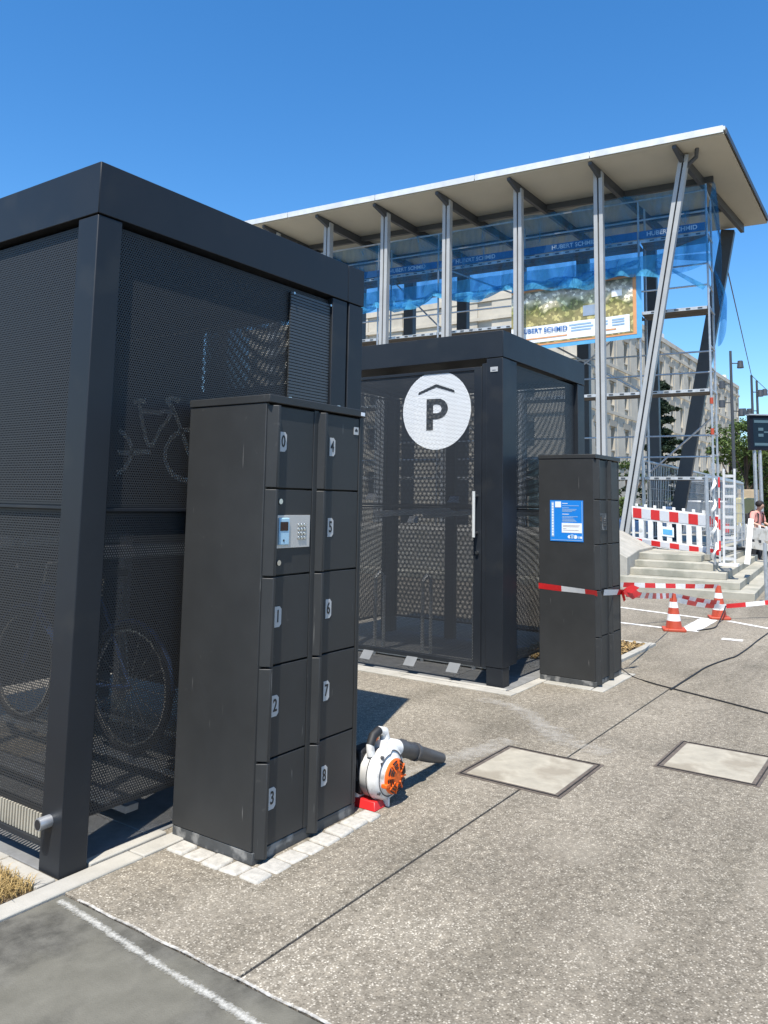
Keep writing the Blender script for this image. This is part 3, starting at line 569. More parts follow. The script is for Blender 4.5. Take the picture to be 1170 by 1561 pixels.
# ================================================================== LOCKERS
def locker(ox, oy, w_, l_, h, label, numbers):
    t = thing('locker_bank', (ox, oy, 0), label, 'lockers', 'charcoal steel locker banks'); A = lambda x: ox+x; B = lambda y: oy+y
    s = l_/.707
    MB().box(A(0),B(.012),.052,A(.022),B(w_),h-.037).build('side_panel', M_lock, t, bev=.003)
    MB().box(A(l_-.022),B(.004),.052,A(l_),B(w_),h-.037).build('side_panel', M_lock, t, bev=.003)
    MB().box(A(.0225),B(.03),.052,A(l_-.0225),B(w_-.002),h-.038).build('carcass', M_black, t)
    MB().box(A(-.004),B(-.010),h-.035,A(l_+.004),B(w_+.002),h).build('top_cap', M_lock, t, bev=.003)
    MB().box(A(.002),B(.006),0,A(l_-.002),B(w_-.002),.050).build('plinth', M_plinth, t, bev=.003)
    MB().box(A(.316*s),B(.001),.053,A(.348*s),B(.029),h-.039).build('divider', M_lock, t, bev=.002)
    MB().box(A(.672*s),B(-.001),.053,A(.683*s),B(.029),h-.039).build('frame_strip', M_lock, t, bev=.002)
    zs = [h-.042, 1.548, 1.169, .79, .405, .032]
    for ci, x0 in enumerate((.024*s, .352*s)):
        x1 = (.313*s, .669*s)[ci]
        for k in range(5):
            zt, zb = zs[k]-.004, zs[k+1]+.004
            d = MB().box(A(x0+.030),B(.002),max(zb,.056),A(x1),B(.026),zt).build('door', M_lock, t, bev=.002)
            prof = [(A(x0-.016),B(.014)),(A(x0+.014),B(-.028)),(A(x0+.029),B(-.028)),(A(x0+.034),B(.0018)),(A(x0+.030),B(.014))]
            zb2 = zb if k < 4 else .022
            MB().prism(prof, zb2, zt).build('handle', M_lock, d, bev=.003)
            num = {(0,0):'0',(0,2):'1',(0,3):'2',(0,4):'3',(1,0):'4',(1,1):'5',(1,2):'6',(1,3):'7',(1,4):'8'}.get((ci,k))
            if numbers and num:
                cx_ = A((.104, .455)[ci]*s); cz_ = (1.756,1.373,.994,.62,.241)[k]; hw, hh = .0215, .044
                pp = [(cx_-hw,cz_-hh),(cx_+hw-.012,cz_-hh),(cx_+hw,cz_-hh+.012),(cx_+hw,cz_+hh-.012),(cx_+hw-.012,cz_+hh),(cx_-hw,cz_+hh)]
                pl = MB().loft([(x,B(.0015),z) for x,z in pp], [(x,B(-.0005),z) for x,z in pp]).build('number_plate', M_plate, d)
                lettering('number', num, .074, (cx_-.001, B(-.0012), cz_), (1,0,0), (0,0,1), M_ink, pl, .0012, .72)
            if ci == 0 and k == 1:
                kp = MB().box(A(.072*s),B(-.004),1.288,A(.298*s),B(.0015),1.432).build('keypad_panel', M_key if numbers else M_plinth, d, bev=.001)
                MB().box(A(.083*s),B(-.012),1.302,A(.150*s),B(-.0045),1.420).build('card_reader', M_cyan if numbers else M_lock, kp, bev=.004)
                MB().box(A(.088*s),B(-.0135),1.364,A(.139*s),B(-.0125),1.403).build('display', M_screen, kp)
                MB().lathe([(.005,-.0135),(.005,-.0125)],'y',(A(.112*s),B(0),1.322),10).build('reader_eye', M_ink, kp)
                for i in range(3):
                    for j in range(4): MB().box(A((.214+i*.019)*s),B(-.009),1.323+j*.019,A((.228+i*.019)*s),B(-.0045),1.337+j*.019).build('key', M_steel if numbers else M_plinth, kp, bev=.002)
                for zl in (1.492,1.226):
                    MB().lathe([(.012,-.012),(.013,-.008),(.013,.001)],'y',(A(.088*s),B(0),zl),14).build('cam_lock', M_steel, d)
    if numbers:
        MB().box(A(.625),B(-.001),1.83,A(.662),B(.0015),1.868).build('maker_plate', M_plate, t); MB().loft([(A(.632),B(-.0015),1.845),(A(.655),B(-.0015),1.845),(A(.655),B(-.0015),1.853),(A(.6435),B(-.0015),1.862),(A(.632),B(-.0015),1.853)],[(A(.632),B(-.0011),1.845),(A(.655),B(-.0011),1.845),(A(.655),B(-.0011),1.853),(A(.6435),B(-.0011),1.862),(A(.632),B(-.0011),1.853)]).build('house_mark', M_ink, t)
        MB().box(A(.668),B(-.0115),h-.030,A(.70),B(-.0103),h-.012).build('sticker', M_whiteprint, t)
        for x in (.16,.52): MB().lathe([(.010,0),(.010,.006),(.004,.009)],'z',(A(x),B(.02),h),10).build('cap_bolt', M_steel, t)
    return t
lk1 = locker(2.5368, 2.3708, .498, .707, 1.958, 'charcoal locker bank with doors numbered 0 to 8 and a keypad, on granite setts', True)
lk2 = locker(6.5573, 2.3564, .509, .640, 1.934, 'charcoal locker bank with a blue notice on its side and barrier tape round it', False)
# blue notice
nb = thing('notice_poster', (6.556, 2.61, 1.19), 'blue notice with white text box fixed to the side of the far locker bank', 'poster')
x = 6.5573
MB().box(x-.004,2.461,1.188,x-.0008,2.759,1.538).build('backing', M_blue, nb)
MB().box(x-.0052,2.468,1.196,x-.0042,2.473,1.53).build('border', M_paleblue, nb); MB().box(x-.0052,2.474,1.196,x-.0042,2.75,1.201).build('border', M_paleblue, nb)
MB().box(x-.0055,2.472,1.262,x-.0042,2.652,1.345).build('text_box', M_whiteprint, nb)
MB().box(x-.0055,2.658,1.477,x-.0042,2.712,1.527).build('white_square', M_whiteprint, nb)
MB().box(x-.0052,2.722,1.225,x-.0042,2.746,1.525).build('title_band', M_paleblue, nb)
for i in range(12): MB().box(x-.0062,2.727,1.235+i*.0238,x-.0053,2.741,1.252+i*.0238).build('title_mark', M_whiteprint, nb)
for zz, yl in ((1.512,.05),(1.493,.15),(1.474,.06),(1.462,.13),(1.452,.12),(1.443,.09),(1.420,.06),(1.400,.14),(1.390,.10),(1.378,.11),(1.368,.12),(1.360,.13)): MB().box(x-.0052,2.648-yl,zz-.003,x-.0042,2.648,zz+.002).build('text_line', M_whiteprint if zz in (1.512,1.420) else M_paleblue, nb)
for zz, yl in ((1.325,.15),(1.315,.14),(1.298,.03),(1.285,.14)): MB().box(x-.0066,2.64-yl,zz-.002,x-.0056,2.64,zz+.002).build('text_line', M_greyprint, nb)
for i, (dy, dz, rr) in enumerate(((0,0,.016),(.03,.004,.02),(.055,0,.014),(-.03,-.004,.012),(-.05,-.004,.01))):
    MB().lathe([(rr,-.0055),(rr,-.0042)],'x',(x,2.53+dy,1.228+dz),12).build('emblem', M_paleblue if i % 2 else M_whiteprint, nb)

# ================================================================== LEAF BLOWER
lb = thing('leaf_blower', (3.46,2.36,0), 'white and orange petrol leaf blower with dark tube, lying beside the numbered lockers', 'leaf blower'); bx, by = 3.43, 2.345
n_ = 48; prof = []
for k in range(n_): 
    t = 2*pi*k/n_; rr = .118+.022*((t+pi*1.5) % (2*pi))/(2*pi); prof.append((bx+rr*cos(t), .150+rr*sin(t)))
ring = lambda y, sc: [(bx+(px_-bx)*sc, y, .150+(pz-.150)*sc) for px_, pz in prof]
mb = MB(); rings = [ring(by+.075,.80), ring(by+.06,.97), ring(by+.012,1.0), ring(by+.010,1.025), ring(by-.004,1.025), ring(by-.006,1.0), ring(by-.032,.97), ring(by-.046,.88), ring(by-.048,.70), ring(by-.060,.66)]
for i in range(9): 
    k = len(mb.v); mb.v += rings[i]+rings[i+1]; mb.f += [(k+j,k+(j+1)%n_,k+n_+(j+1)%n_,k+n_+j) for j in range(n_)]
mb.add(rings[0],[tuple(range(n_))]); mb.add(rings[-1],[tuple(range(n_))])
fh = mb.build('fan_housing', M_plastic, lb, smooth=True); bmm = bmesh.new(); bmm.from_mesh(fh.data); bmesh.ops.remove_doubles(bmm, verts=bmm.verts, dist=1e-4); bmesh.ops.recalc_face_normals(bmm, faces=bmm.faces); bmm.to_mesh(fh.data); bmm.free()
MB().tube([(x_,y_,z_) for x_,y_,z_ in ring(by+.0105,1.027)], .0022, 5, True).build('housing_seam', M_ink, lb); MB().tube([(x_,y_,z_) for x_,y_,z_ in ring(by-.047,.80)], .003, 5, True).build('cover_groove', M_grey_tube, lb)
for a_ in (.6,2.2,3.8,5.3): MB().lathe([(.008,0),(.008,-.012)],'y',(bx+.115*cos(a_),by-.036,.150+.115*sin(a_)),8).build('screw_boss', M_grey_tube, lb)
MB().tube([(bx-.02,by+.01,.262),(bx+.06,by+.01,.252),(bx+.15,by+.012,.228)], [.044,.046,.042], 18).build('outlet_collar', M_plastic, lb, smooth=True)
tb = MB().tube([(bx+.14,by+.012,.230),(bx+.20,by+.015,.212),(bx+.201,by+.015,.212),(bx+.33,by+.025,.165),(bx+.335,by+.025,.163),(bx+.52,by+.045,.095),(bx+.69,by+.065,.036)], [.045,.046,.042,.044,.040,.037,.030], 18).build('blower_tube', M_grey_tube, lb, smooth=True)
for s0 in (.20,.33): MB().tube([(bx+s0-.01,by+.02,.216-(s0-.2)*.36),(bx+s0+.012,by+.02,.208-(s0-.2)*.36)], .0475, 18).build('tube_band', M_grey_tube, tb, smooth=True)
# orange recoil cover with slots
cv = MB().lathe([(.082,-.050),(.084,-.066),(.070,-.078),(.030,-.084),(.004,-.085)],'y',(bx+.012,by,.140),26).build('fan_cover', M_orange, lb, smooth=True)
mb = MB()
for rr, yy in ((.075,-.0785),(.060,-.0835),(.046,-.0865)):
    for k in range(8):
        pts = [(bx+.012+rr*cos(t), by+yy, .140+rr*sin(t)) for t in [2*pi*k/8+j*.12 for j in range(5)]]; mb.tube(pts, .0034, 5)
mb.build('cover_slots', M_ink, cv)
for k in range(8):
    t = 2*pi*k/8-.14; MB().bar((bx+.012+.03*cos(t),by-.086,.140+.03*sin(t)),(bx+.012+.078*cos(t),by-.079,.140+.078*sin(t)),.007,.008,(0,1,0)).build('cover_rib', M_orange, cv)
MB().box(bx-.085,by-.082,.105,bx-.045,by-.05,.125).build('cover_catch', M_orange, cv, bev=.004)
# handle loop, engine and base
hp = [(bx-.075,by+.02,.245),(bx-.085,by+.02,.295),(bx-.06,by+.02,.335),(bx-.01,by+.02,.350),(bx+.035,by+.02,.335),(bx+.045,by+.02,.295),(bx+.035,by+.02,.26)]
MB().tube(hp, [.022,.020,.019,.021,.025,.027,.032], 12).build('carry_handle', M_plastic, lb, smooth=True)
MB().tube(hp[1:4], [.0215,.0225,.0225], 12).build('handle_grip', M_black, lb, smooth=True)
MB().loft([(bx-.11,by+.055,.05),(bx+.07,by+.055,.05),(bx+.07,by+.055,.27),(bx-.11,by+.055,.27)],[(bx-.10,by+.17,.07),(bx+.06,by+.17,.07),(bx+.06,by+.17,.25),(bx-.10,by+.17,.25)]).build('engine_cover', M_black, lb, bev=.015)
MB().box(bx-.10,by+.075,.03,bx+.06,by+.19,.085).build('fuel_tank', M_plastic, lb, bev=.012)
for k in range(6): MB().box(bx-.112,by+.075+k*.014,.12,bx-.104,by+.081+k*.014,.22).build('engine_vent', M_grey_tube, lb)
MB().bar((bx-.055,by+.02,.312),(bx-.02,by+.02,.322),.012,.02).build('trigger', M_orange, lb)
MB().box(bx-.085,by-.0475,.205,bx-.035,by-.044,.222).build('maker_label', M_grey_tube, lb)
MB().tube([(bx-.09,by+.09,.25),(bx-.12,by+.08,.21),(bx-.11,by+.06,.13)],.005,6).build('fuel_hose', M_black, lb)
MB().lathe([(.022,0),(.022,.025)],'x',(bx-.13,by+.12,.06),14).build('fuel_cap', M_black, lb)
MB().loft([(bx-.12,by-.04,0),(bx-.02,by-.04,0),(bx-.02,by+.15,0),(bx-.12,by+.15,0)],[(bx-.10,by-.025,.038),(bx-.04,by-.025,.038),(bx-.04,by+.14,.038),(bx-.10,by+.14,.038)]).build('base_foot', M_red, lb, bev=.004)
MB().box(bx-.024,by-.055,.0,bx-.012,by-.02,.045).build('foot_edge', M_plastic, lb, bev=.003)
MB().box(bx+.02,by+.06,.0,bx+.05,by+.16,.04).build('base_foot', M_black, lb)

# ================================================================== ACCESS COVERS
def cover(x0, y0, x1, y1, label):
    t = thing('access_cover', ((x0+x1)/2,(y0+y1)/2,0), label, 'access cover'); f_ = .045
    for q in ((x0,y0,x1,y0+f_),(x0,y1-f_,x1,y1),(x0,y0+f_,x0+f_,y1-f_),(x1-f_,y0+f_,x1,y1-f_)): 
        MB().box(q[0],q[1],-.018,q[2],q[3],.003).build('frame_bar', M_rust, t); 
    for q in ((x0+.016,y0+.016,x1-.016,y0+.022),(x0+.016,y1-.022,x1-.016,y1-.016),(x0+.016,y0+.022,x0+.022,y1-.022),(x1-.022,y0+.022,x1-.016,y1-.022)): MB().box(q[0],q[1],.002,q[2],q[3],.007).build('frame_rib', M_void, t)
    MB().box(x0+f_,y0+f_,-.018,x1-f_,y1-f_,.006).build('cover_infill', M_cover, t, bev=.004)
cover(4.03,1.65,4.69,2.265,'square buff concrete access cover by the leaf blower, crossed by the slab joint')
cover(4.85,.85,5.48,1.415,'square access cover filled with plain pale concrete, clear of the slab joint')

# ================================================================== CABLES, CONES AND TAPE
def cable(name, pts, r, label):
    P_ = [Vector(p) for p in pts]; out = []
    for i in range(len(P_)-1):
        a, b, c, d = P_[max(i-1,0)], P_[i], P_[i+1], P_[min(i+2,len(P_)-1)]
        for k in range(6):
            t = k/6; out.append(.5*((2*b)+(c-a)*t+(2*a-5*b+4*c-d)*t*t+(3*b-a-3*c+d)*t**3))
    out.append(P_[-1]); return tag(MB().tube(out, r, 6).build(name, M_black, smooth=True), label, 'cable')
cz_ = lambda px, py: tuple(gnd(px, py, .008))
cable('black_cable', [(7.20,2.42,.10), cz_(962,1030), cz_(990,1040), cz_(1027,1050), cz_(1090,1066), cz_(1170,1087), cz_(1260,1112)], .0055, 'black cable on the paving running from the foot of the far locker bank')
cable('black_cable', [cz_(1022,1051), cz_(1055,1030), cz_(1078,1016), cz_(1110,1004), cz_(1122,1000), cz_(1140,988), cz_(1155,976), cz_(1172,964), cz_(1200,945)], .0065, 'black cable snaking across the paving past the traffic cones')
cn = gnd(1027,961); cn2 = gnd(1096,943)
def cone(p, label, h=.44):
    t = thing('traffic_cone', (p.x,p.y,0), label, 'traffic cone', 'traffic cones holding the barrier tape', radians(20), world=False)
    MB().prism([(-.135,-.115),(-.115,-.135),(.115,-.135),(.135,-.115),(.135,.115),(.115,.135),(-.115,.135),(-.135,.115)],0,.03).build('base', M_cone, t, bev=.006)
    rr = lambda z: .098-(z-.03)/(h-.03)*.068
    zz = [.03,.12,.20,.275,.345,h]; cs = [M_cone,M_white,M_cone,M_white,M_cone]
    for i in range(5): MB().lathe([(rr(zz[i]),zz[i]),(rr(zz[i+1]),zz[i+1])],'z',n=24).build('band', cs[i], t, smooth=True)
cone(cn, 'red and white traffic cone beside the paint corner, in front of its twin'); cone(cn2, 'red and white traffic cone nearest the concrete steps')
M_tr = mat('red_tape', (.60,.02,.022), .4, var=.1, scale=20); M_tw = mat('white_tape', (.74,.73,.71), .4, var=.06, scale=20)
def tape(pts, label, wd=.045, seg=.26, sag=.0, start=0):
    """red and white barrier tape: a twisting ribbon cut into coloured bands"""
    P_ = [Vector(p) for p in pts]; t = thing('barrier_tape', tuple(P_[0]), label, 'barrier tape', 'red and white barrier tapes')
    fine = []
    for i in range(len(P_)-1):
        n_ = max(4, int((P_[i+1]-P_[i]).length/.05))
        for k in range(n_): u = k/n_; p = P_[i].lerp(P_[i+1], u); fine.append(p-Vector((0,0,sag*4*u*(1-u))))
    fine.append(P_[-1]); bands = {0: MB(), 1: MB()}; L = 0; cur = None; runs = []
    for i in range(len(fine)-1):
        c = (int(L/seg)+start) % 2
        if c != cur: runs.append((c, [i])); cur = c
        runs[-1][1].append(i+1); L += (fine[i+1]-fine[i]).length
    for c, idx in runs:
        mb = MB(); vs = []
        for i in idx:
            d = (fine[min(i+1,len(fine)-1)]-fine[max(i-1,0)]).normalized(); a = .15+.25*sin(i*.11); up = Vector((0,0,1)); sd_ = d.cross(up); sd_ = sd_.normalized() if sd_.length > .01 else Vector((1,0,0)); nrm = sd_.cross(d)
            q = (nrm*cos(a)+sd_*sin(a))*wd/2; vs += [fine[i]+q, fine[i]-q]
        mb.add(vs, [(2*i,2*i+1,2*i+3,2*i+2) for i in range(len(idx)-1)]); mb.build('band', M_tw if c else M_tr, t)
    return t
xb = 6.5573
tape([(xb-.006,2.868,.797),(xb-.006,2.345,.770)], 'barrier tape stretched flat across the side of the far locker bank', .05, .19)
tape([(xb+.09,2.3564-.035,.772),(7.16,2.3564-.035,.735)], 'barrier tape stretched flat across the doors of the far locker bank', .05, .32, start=1)
bow = thing('tape_knot', (7.17,2.30,.73), 'red knotted tail of barrier tape at the corner of the far locker bank', 'barrier tape')
for a, b, w_ in (((7.15,2.315,.735),(7.42,2.24,.70),.055),((7.13,2.33,.73),(7.06,2.27,.68),.05),((7.17,2.32,.75),(7.30,2.22,.77),.04)):
    a, b = Vector(a), Vector(b); MB().add([a+Vector((0,0,w_*.3)),a-Vector((0,0,w_*.3)),(a+b)/2-Vector((0,0,w_)),b,(a+b)/2+Vector((0,0,w_))],[(0,1,2,3,4)]).build('loop', M_tr, bow)
top1 = Vector((cn.x,cn.y,.42)); mid1 = Vector((cn.x,cn.y-.05,.37)); top2 = Vector((cn2.x,cn2.y,.43)); mid2 = Vector((cn2.x-.09,cn2.y-.03,.22))
tape([(7.2,2.31,.72), top1], 'barrier tape strung from the far locker bank to the front traffic cone', .06, .24, .015)
tape([top1, mid2], 'upper barrier tape strung between the two traffic cones', .06, .22, .01, 1)
tape([mid1, mid2-Vector((0,0,.05)), Vector((13.0,1.2,.32))], 'barrier tape running on past the rear cone away from the lockers', .06, .30, .015, 1)
tape([(8.6,3.75,.63), top2], 'barrier tape strung from behind the far locker bank to the top of the rear cone', .06, .20, .015, 1)
cable('black_cable', [tuple(Vector((cn2.x-.05,cn2.y-.1,.18))), cz_(1096,948), cz_(1088,957), cz_(1062,961)], .009, 'short black cable hanging off the rear traffic cone')

# ================================================================== STEPS AND PLATFORM
st = thing('concrete_steps', tuple(W(-.3,0,0)), 'pale concrete steps up to the canopy platform', 'steps'); T, HS = .40, .121
AL_END = 2.75
for k in range(5):
    d0 = -.3+k*T; a0 = -.03+k*.256; z0, z1 = k*HS, (k+1)*HS
    # each step one block with a return along the side
    poly = [W(d0,AL_END if k < 4 else AL_END,0), W(d0,a0,0), W(7,a0,0), W(7,AL_END,0)]
    if k == 0: poly = [W(d0,9,0), W(d0,a0,0), W(7,a0,0), W(7,9,0)]
    MB().prism([tuple(p[:2]) for p in poly], z0-.004 if k else -.02, z1).build('step', M_stepc, st, bev=.012)
    L_ = 0
MB().prism([tuple(W(*q,0)[:2]) for q in ((1.71,.9),(14,.9),(14,40),(1.71,40))], .5, .603).build('platform', M_stepc, st)
# cheek wall beside the steps
cw = thing('cheek_wall', tuple(W(.6,2.4,0)), 'pale concrete cheek wall with a sloping top beside the steps', 'wall')
A_ = [W(.25,2.12,.12), W(2.6,2.12,.12), W(2.6,2.12,.66), W(1.3,2.12,.66), W(.25,2.12,.56)]; B_ = [W(.25,30,.12), W(2.6,30,.12), W(2.6,30,.98), W(1.3,30,.98), W(.25,30,.92)]
C_ = [W(.25,2.75,.12), W(2.6,2.75,.12), W(2.6,2.75,.98), W(1.3,2.75,.98), W(.25,2.75,.92)]
MB().loft(A_, C_).build('sloping_end', M_conc, cw, bev=.01); MB().loft([p+Bb*.004 for p in C_], B_).build('straight_wall', M_conc, cw, bev=.01)

# ================================================================== CANOPY BUILDING
cb = thing('canopy_building', tuple(W(3.6,1.4,0)), 'tall open steel canopy with flat cream soffit and leaning end columns, behind the shelters', 'canopy')
RC = Vector((17.48,3.338,9.6)); RK = Vector((22.62,3.311,9.177)); Lr = 26
def rz_(p): # height of the roof underside plane above plan position
    N = Vector((-0.08199698,-0.00622205,-0.99661316)); return RC.z-((p.x-RC.x)*N.x+(p.y-RC.y)*N.y)/N.z
corners = [RC, RK, RK+Bb*Lr, RC+Bb*Lr]
c2 = [Vector((p.x,p.y,rz_(p))) for p in corners]
MB().loft([p+Vector((0,0,-.10)) for p in c2], [p+Vector((0,0,-.02)) for p in c2]).build('soffit', M_soffit, cb)
ins = .0
MB().loft([p+Vector((0,0,-.0195))+q for p, q in zip(c2, (Vector((-.03,-.03,0)),Vector((.03,-.03,0)),Vector((.03,0,0)),Vector((-.03,0,0))))], [p+Vector((0,0,.06))+q for p, q in zip(c2, (Vector((-.03,-.03,0)),Vector((.03,-.03,0)),Vector((.03,0,0)),Vector((-.03,0,0))))]).build('roof', M_roofedge, cb)
# pale edge trim in lengths along the front
n_ = 9
for i in range(n_):
    a = RC+Bb*(Lr*i/n_+.01)-Bn*.045; b = RC+Bb*(Lr*(i+1)/n_-.01)-Bn*.045
    MB().bar((a.x,a.y,rz_(a)-.005),(b.x,b.y,rz_(b)-.005),.02,.15).build('edge_trim', M_roofedge, cb)
a, b = RC+Vector((.0,-.045,0)), RK+Vector((0,-.045,0)); MB().bar((a.x,a.y,rz_(a)-.04),(b.x,b.y,rz_(b)-.04),.02,.14).build('edge_trim', M_beam, cb)
bd = Vector((0.99201416,-0.09666676,-0.08101509))
tops = [(1.423,9.386),(3.398,9.433),(5.406,9.381),(7.368,9.43),(9.237,9.395),(11.119,9.42),(13.0,9.42),(14.9,9.42),(16.8,9.42)]
for i, (al, zt) in enumerate(tops):
    p = W(3.05,al+(.06 if i else .16),0); p.z = rz_(p)-.24; q = p+bd*5.0
    ztop = Vector((0,0,.125)); h_ = Vector((0,0,1)); mid_ = p+bd*.55; x_ = bd.cross(Vector((0,0,1))).normalized()*.045
    pr = lambda c_, lo: [c_+x_+ztop, c_-x_+ztop, c_-x_+ztop-h_*lo, c_+x_+ztop-h_*lo]
    MB().loft(pr(p,.07), pr(mid_,.22)).loft(pr(mid_,.22), pr(q,.22)).build('roof_beam', M_beam, cb)
for dd in (1.9,3.6):
    p = W(3+dd,1.0,0); q = W(3+dd,24,0); p.z = rz_(p)-.17; q.z = rz_(q)-.17; MB().bar(tuple(p),tuple(q),.10,.15).build('purlin', M_beam, cb)
# front columns: two pale flanges with a dark groove between
def column(a, b, wv=.088, gp=.036, dp=.18, m=M_column):
    """a bottom, b top"""
    a, b = Vector(a), Vector(b)
    for s_ in (-1,1): MB().bar(tuple(a+Bb*s_*(wv/2+gp/2)), tuple(b+Bb*s_*(wv/2+gp/2)), wv, dp, tuple(Bn)).build('column_flange', m, cb, bev=.004)
    MB().bar(tuple(a+Bn*.03), tuple(b+Bn*.03), gp-.002, dp-.10, tuple(Bn)).build('column_groove', M_colgroove, cb)
column(W(3.6,2.96,.6), W(3.6,1.45,9.42))
for al, zt in tops[1:]: column(W(3.6,al,.6), W(3.6,al,zt-.02))
# rear columns, with the roof's shade put into their dark colour
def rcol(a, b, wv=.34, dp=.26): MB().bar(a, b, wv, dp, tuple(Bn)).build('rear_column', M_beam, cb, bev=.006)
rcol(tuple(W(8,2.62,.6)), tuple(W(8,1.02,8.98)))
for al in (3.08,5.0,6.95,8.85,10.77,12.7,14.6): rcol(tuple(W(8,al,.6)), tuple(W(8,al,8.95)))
MB().tube([tuple(W(3.6,1.50,9.1)), tuple(W(3.6,1.2,9.35)), tuple(W(3.4,1.15,9.5))], .05, 8).build('rain_pipe', M_beam, cb)
# glass guard behind
gg = thing('glass_balustrade', tuple(W(6,4.6,.6)), 'greenish glass balustrade with pale handrail under the canopy', 'balustrade')
MB().box(0,0,0,1,1,1) 
a, b = W(6.0,6.0,0), W(6.0,3.9,0)
for k in range(3):
    p = a.lerp(b,k/3); q = a.lerp(b,(k+.97)/3); MB().loft([p+Vector((0,0,.66)),q+Vector((0,0,.66)),q+Vector((.012,0,.66)),p+Vector((.012,0,.66))],[p+Vector((0,0,2.7)),q+Vector((0,0,2.7)),q+Vector((.012,0,2.7)),p+Vector((.012,0,2.7))]).build('glass_pane', M_glassp, gg)
MB().tube([a+Vector((0,0,2.75)), b+Vector((0,0,2.75))], .03, 8).build('handrail', M_galv, gg)

# ================================================================== SCAFFOLD
sc = thing('scaffold', tuple(W(4.4,1.12,.6)), 'tube scaffold with aluminium decks standing under the canopy', 'scaffold')
ALS = [1.12,2.66,5.79,8.0,9.9,12.4]; DF, DB = 4.4, 5.15
M_deck = mat('worn_deck_plank', (.10,.085,.07), .7, var=.3, scale=6)
def tb_(a, b, r=.026, name='tube', m=M_galv): MB().tube([a, b], r, 7).build(name, m, sc, smooth=True)
for al in ALS: 
    tb_(W(DF,al,.6), W(DF,al,9.0 if al < 2 else 8.85), name='standard'); tb_(W(DB,al,.6), W(DB,al,8.9), name='standard')
DZ = (2.18,4.18,6.10,7.86)
for zi, dz in enumerate(DZ):
    for i in range(len(ALS)-1):
        a, b = ALS[i]+.04, ALS[i+1]-.04
        MB().loft([W(DF+.02,a,dz-.06),W(DF+.02,b,dz-.06),W(DF+.34,b,dz-.06),W(DF+.34,a,dz-.06)],[W(DF+.02,a,dz),W(DF+.02,b,dz),W(DF+.34,b,dz),W(DF+.34,a,dz)]).build('deck_plank', M_deck, sc)
        MB().loft([W(DF+.37,a,dz-.06),W(DF+.37,b,dz-.06),W(DF+.70,b,dz-.06),W(DF+.70,a,dz-.06)],[W(DF+.37,a,dz),W(DF+.37,b,dz),W(DF+.70,b,dz),W(DF+.70,a,dz)]).build('deck_plank', M_deck, sc)
        MB().loft([W(DF-.004,a,dz-.065),W(DF-.004,b,dz-.065),W(DF+.0195,b,dz-.065),W(DF+.0195,a,dz-.065)],[W(DF-.004,a,dz+.004),W(DF-.004,b,dz+.004),W(DF+.0195,b,dz+.004),W(DF+.0195,a,dz+.004)]).build('deck_lip', M_alu, sc)
        holes = MB(); u = a+.1
        while u < b-.1: holes.loft([W(DF-.012,u,dz-.045),W(DF-.012,u+.10,dz-.045),W(DF-.012,u+.10,dz-.015),W(DF-.012,u,dz-.015)],[W(DF-.0045,u,dz-.045),W(DF-.0045,u+.10,dz-.045),W(DF-.0045,u+.10,dz-.015),W(DF-.0045,u,dz-.015)]); u += .26
        holes.build('deck_hooks', M_beam, sc, kind='stuff')
    for h_ in (.5,1.0):
        tb_(W(DF if zi in (2,3) else DB,1.12,dz+h_), W(DF if zi in (2,3) else DB,12.4,dz+h_), .022, 'guard_rail')
        tb_(W(DF,1.12,dz+h_), W(DB,1.12,dz+h_), .022, 'guard_rail')
    tb_(W(DF,1.12,dz-.03), W(DB+.1,1.12,dz-.03), .03, 'transom')
for i, z0 in ((1,4.2),(3,6.1),(2,2.2)): tb_(W(DB+.04,ALS[i],z0), W(DB+.04,ALS[i+1],z0+1.9), .024, 'brace')
tb_(W(DB,2.66,2.3), W(DB,1.2,3.6), .024, 'brace'); tb_(W(DF-.03,5.79,6.9), W(DF-.03,7.6,7.75), .022, 'brace', M_alu)
tb_(W(DF+.3,5.0,4.3), W(DF+.3,3.3,5.6), .022, 'brace')
# blue lettered toe boards at the top lift
M_navy = mat('blue_toe_board', (.03,.14,.33), .5, var=.08)
for i in range(len(ALS)-1):
    a, b = ALS[i]+.03, ALS[i+1]-.03; z0 = 7.885
    tb = MB().loft([W(DF-.04,a,z0),W(DF-.04,b,z0),W(DF-.01,b,z0),W(DF-.01,a,z0)],[W(DF-.04,a,z0+.19),W(DF-.04,b,z0+.19),W(DF-.01,b,z0+.19),W(DF-.01,a,z0+.19)]).build('toe_board', M_navy, sc)
    lettering('lettering', 'HUBERT SCHMID', .15, tuple(W(DF-.046,(a+b)/2,z0+.095)), tuple(-Bb), (0,0,1), M_whiteprint, tb, .002)
# orange couplers and a few loose caps
for al, z in ((1.12,3.9),(1.12,3.2),(2.66,3.5)): MB().lathe([(.04,-.07),(.04,.07)],'z',tuple(W(DF,al,z)),10).build('coupler', M_cone, sc)

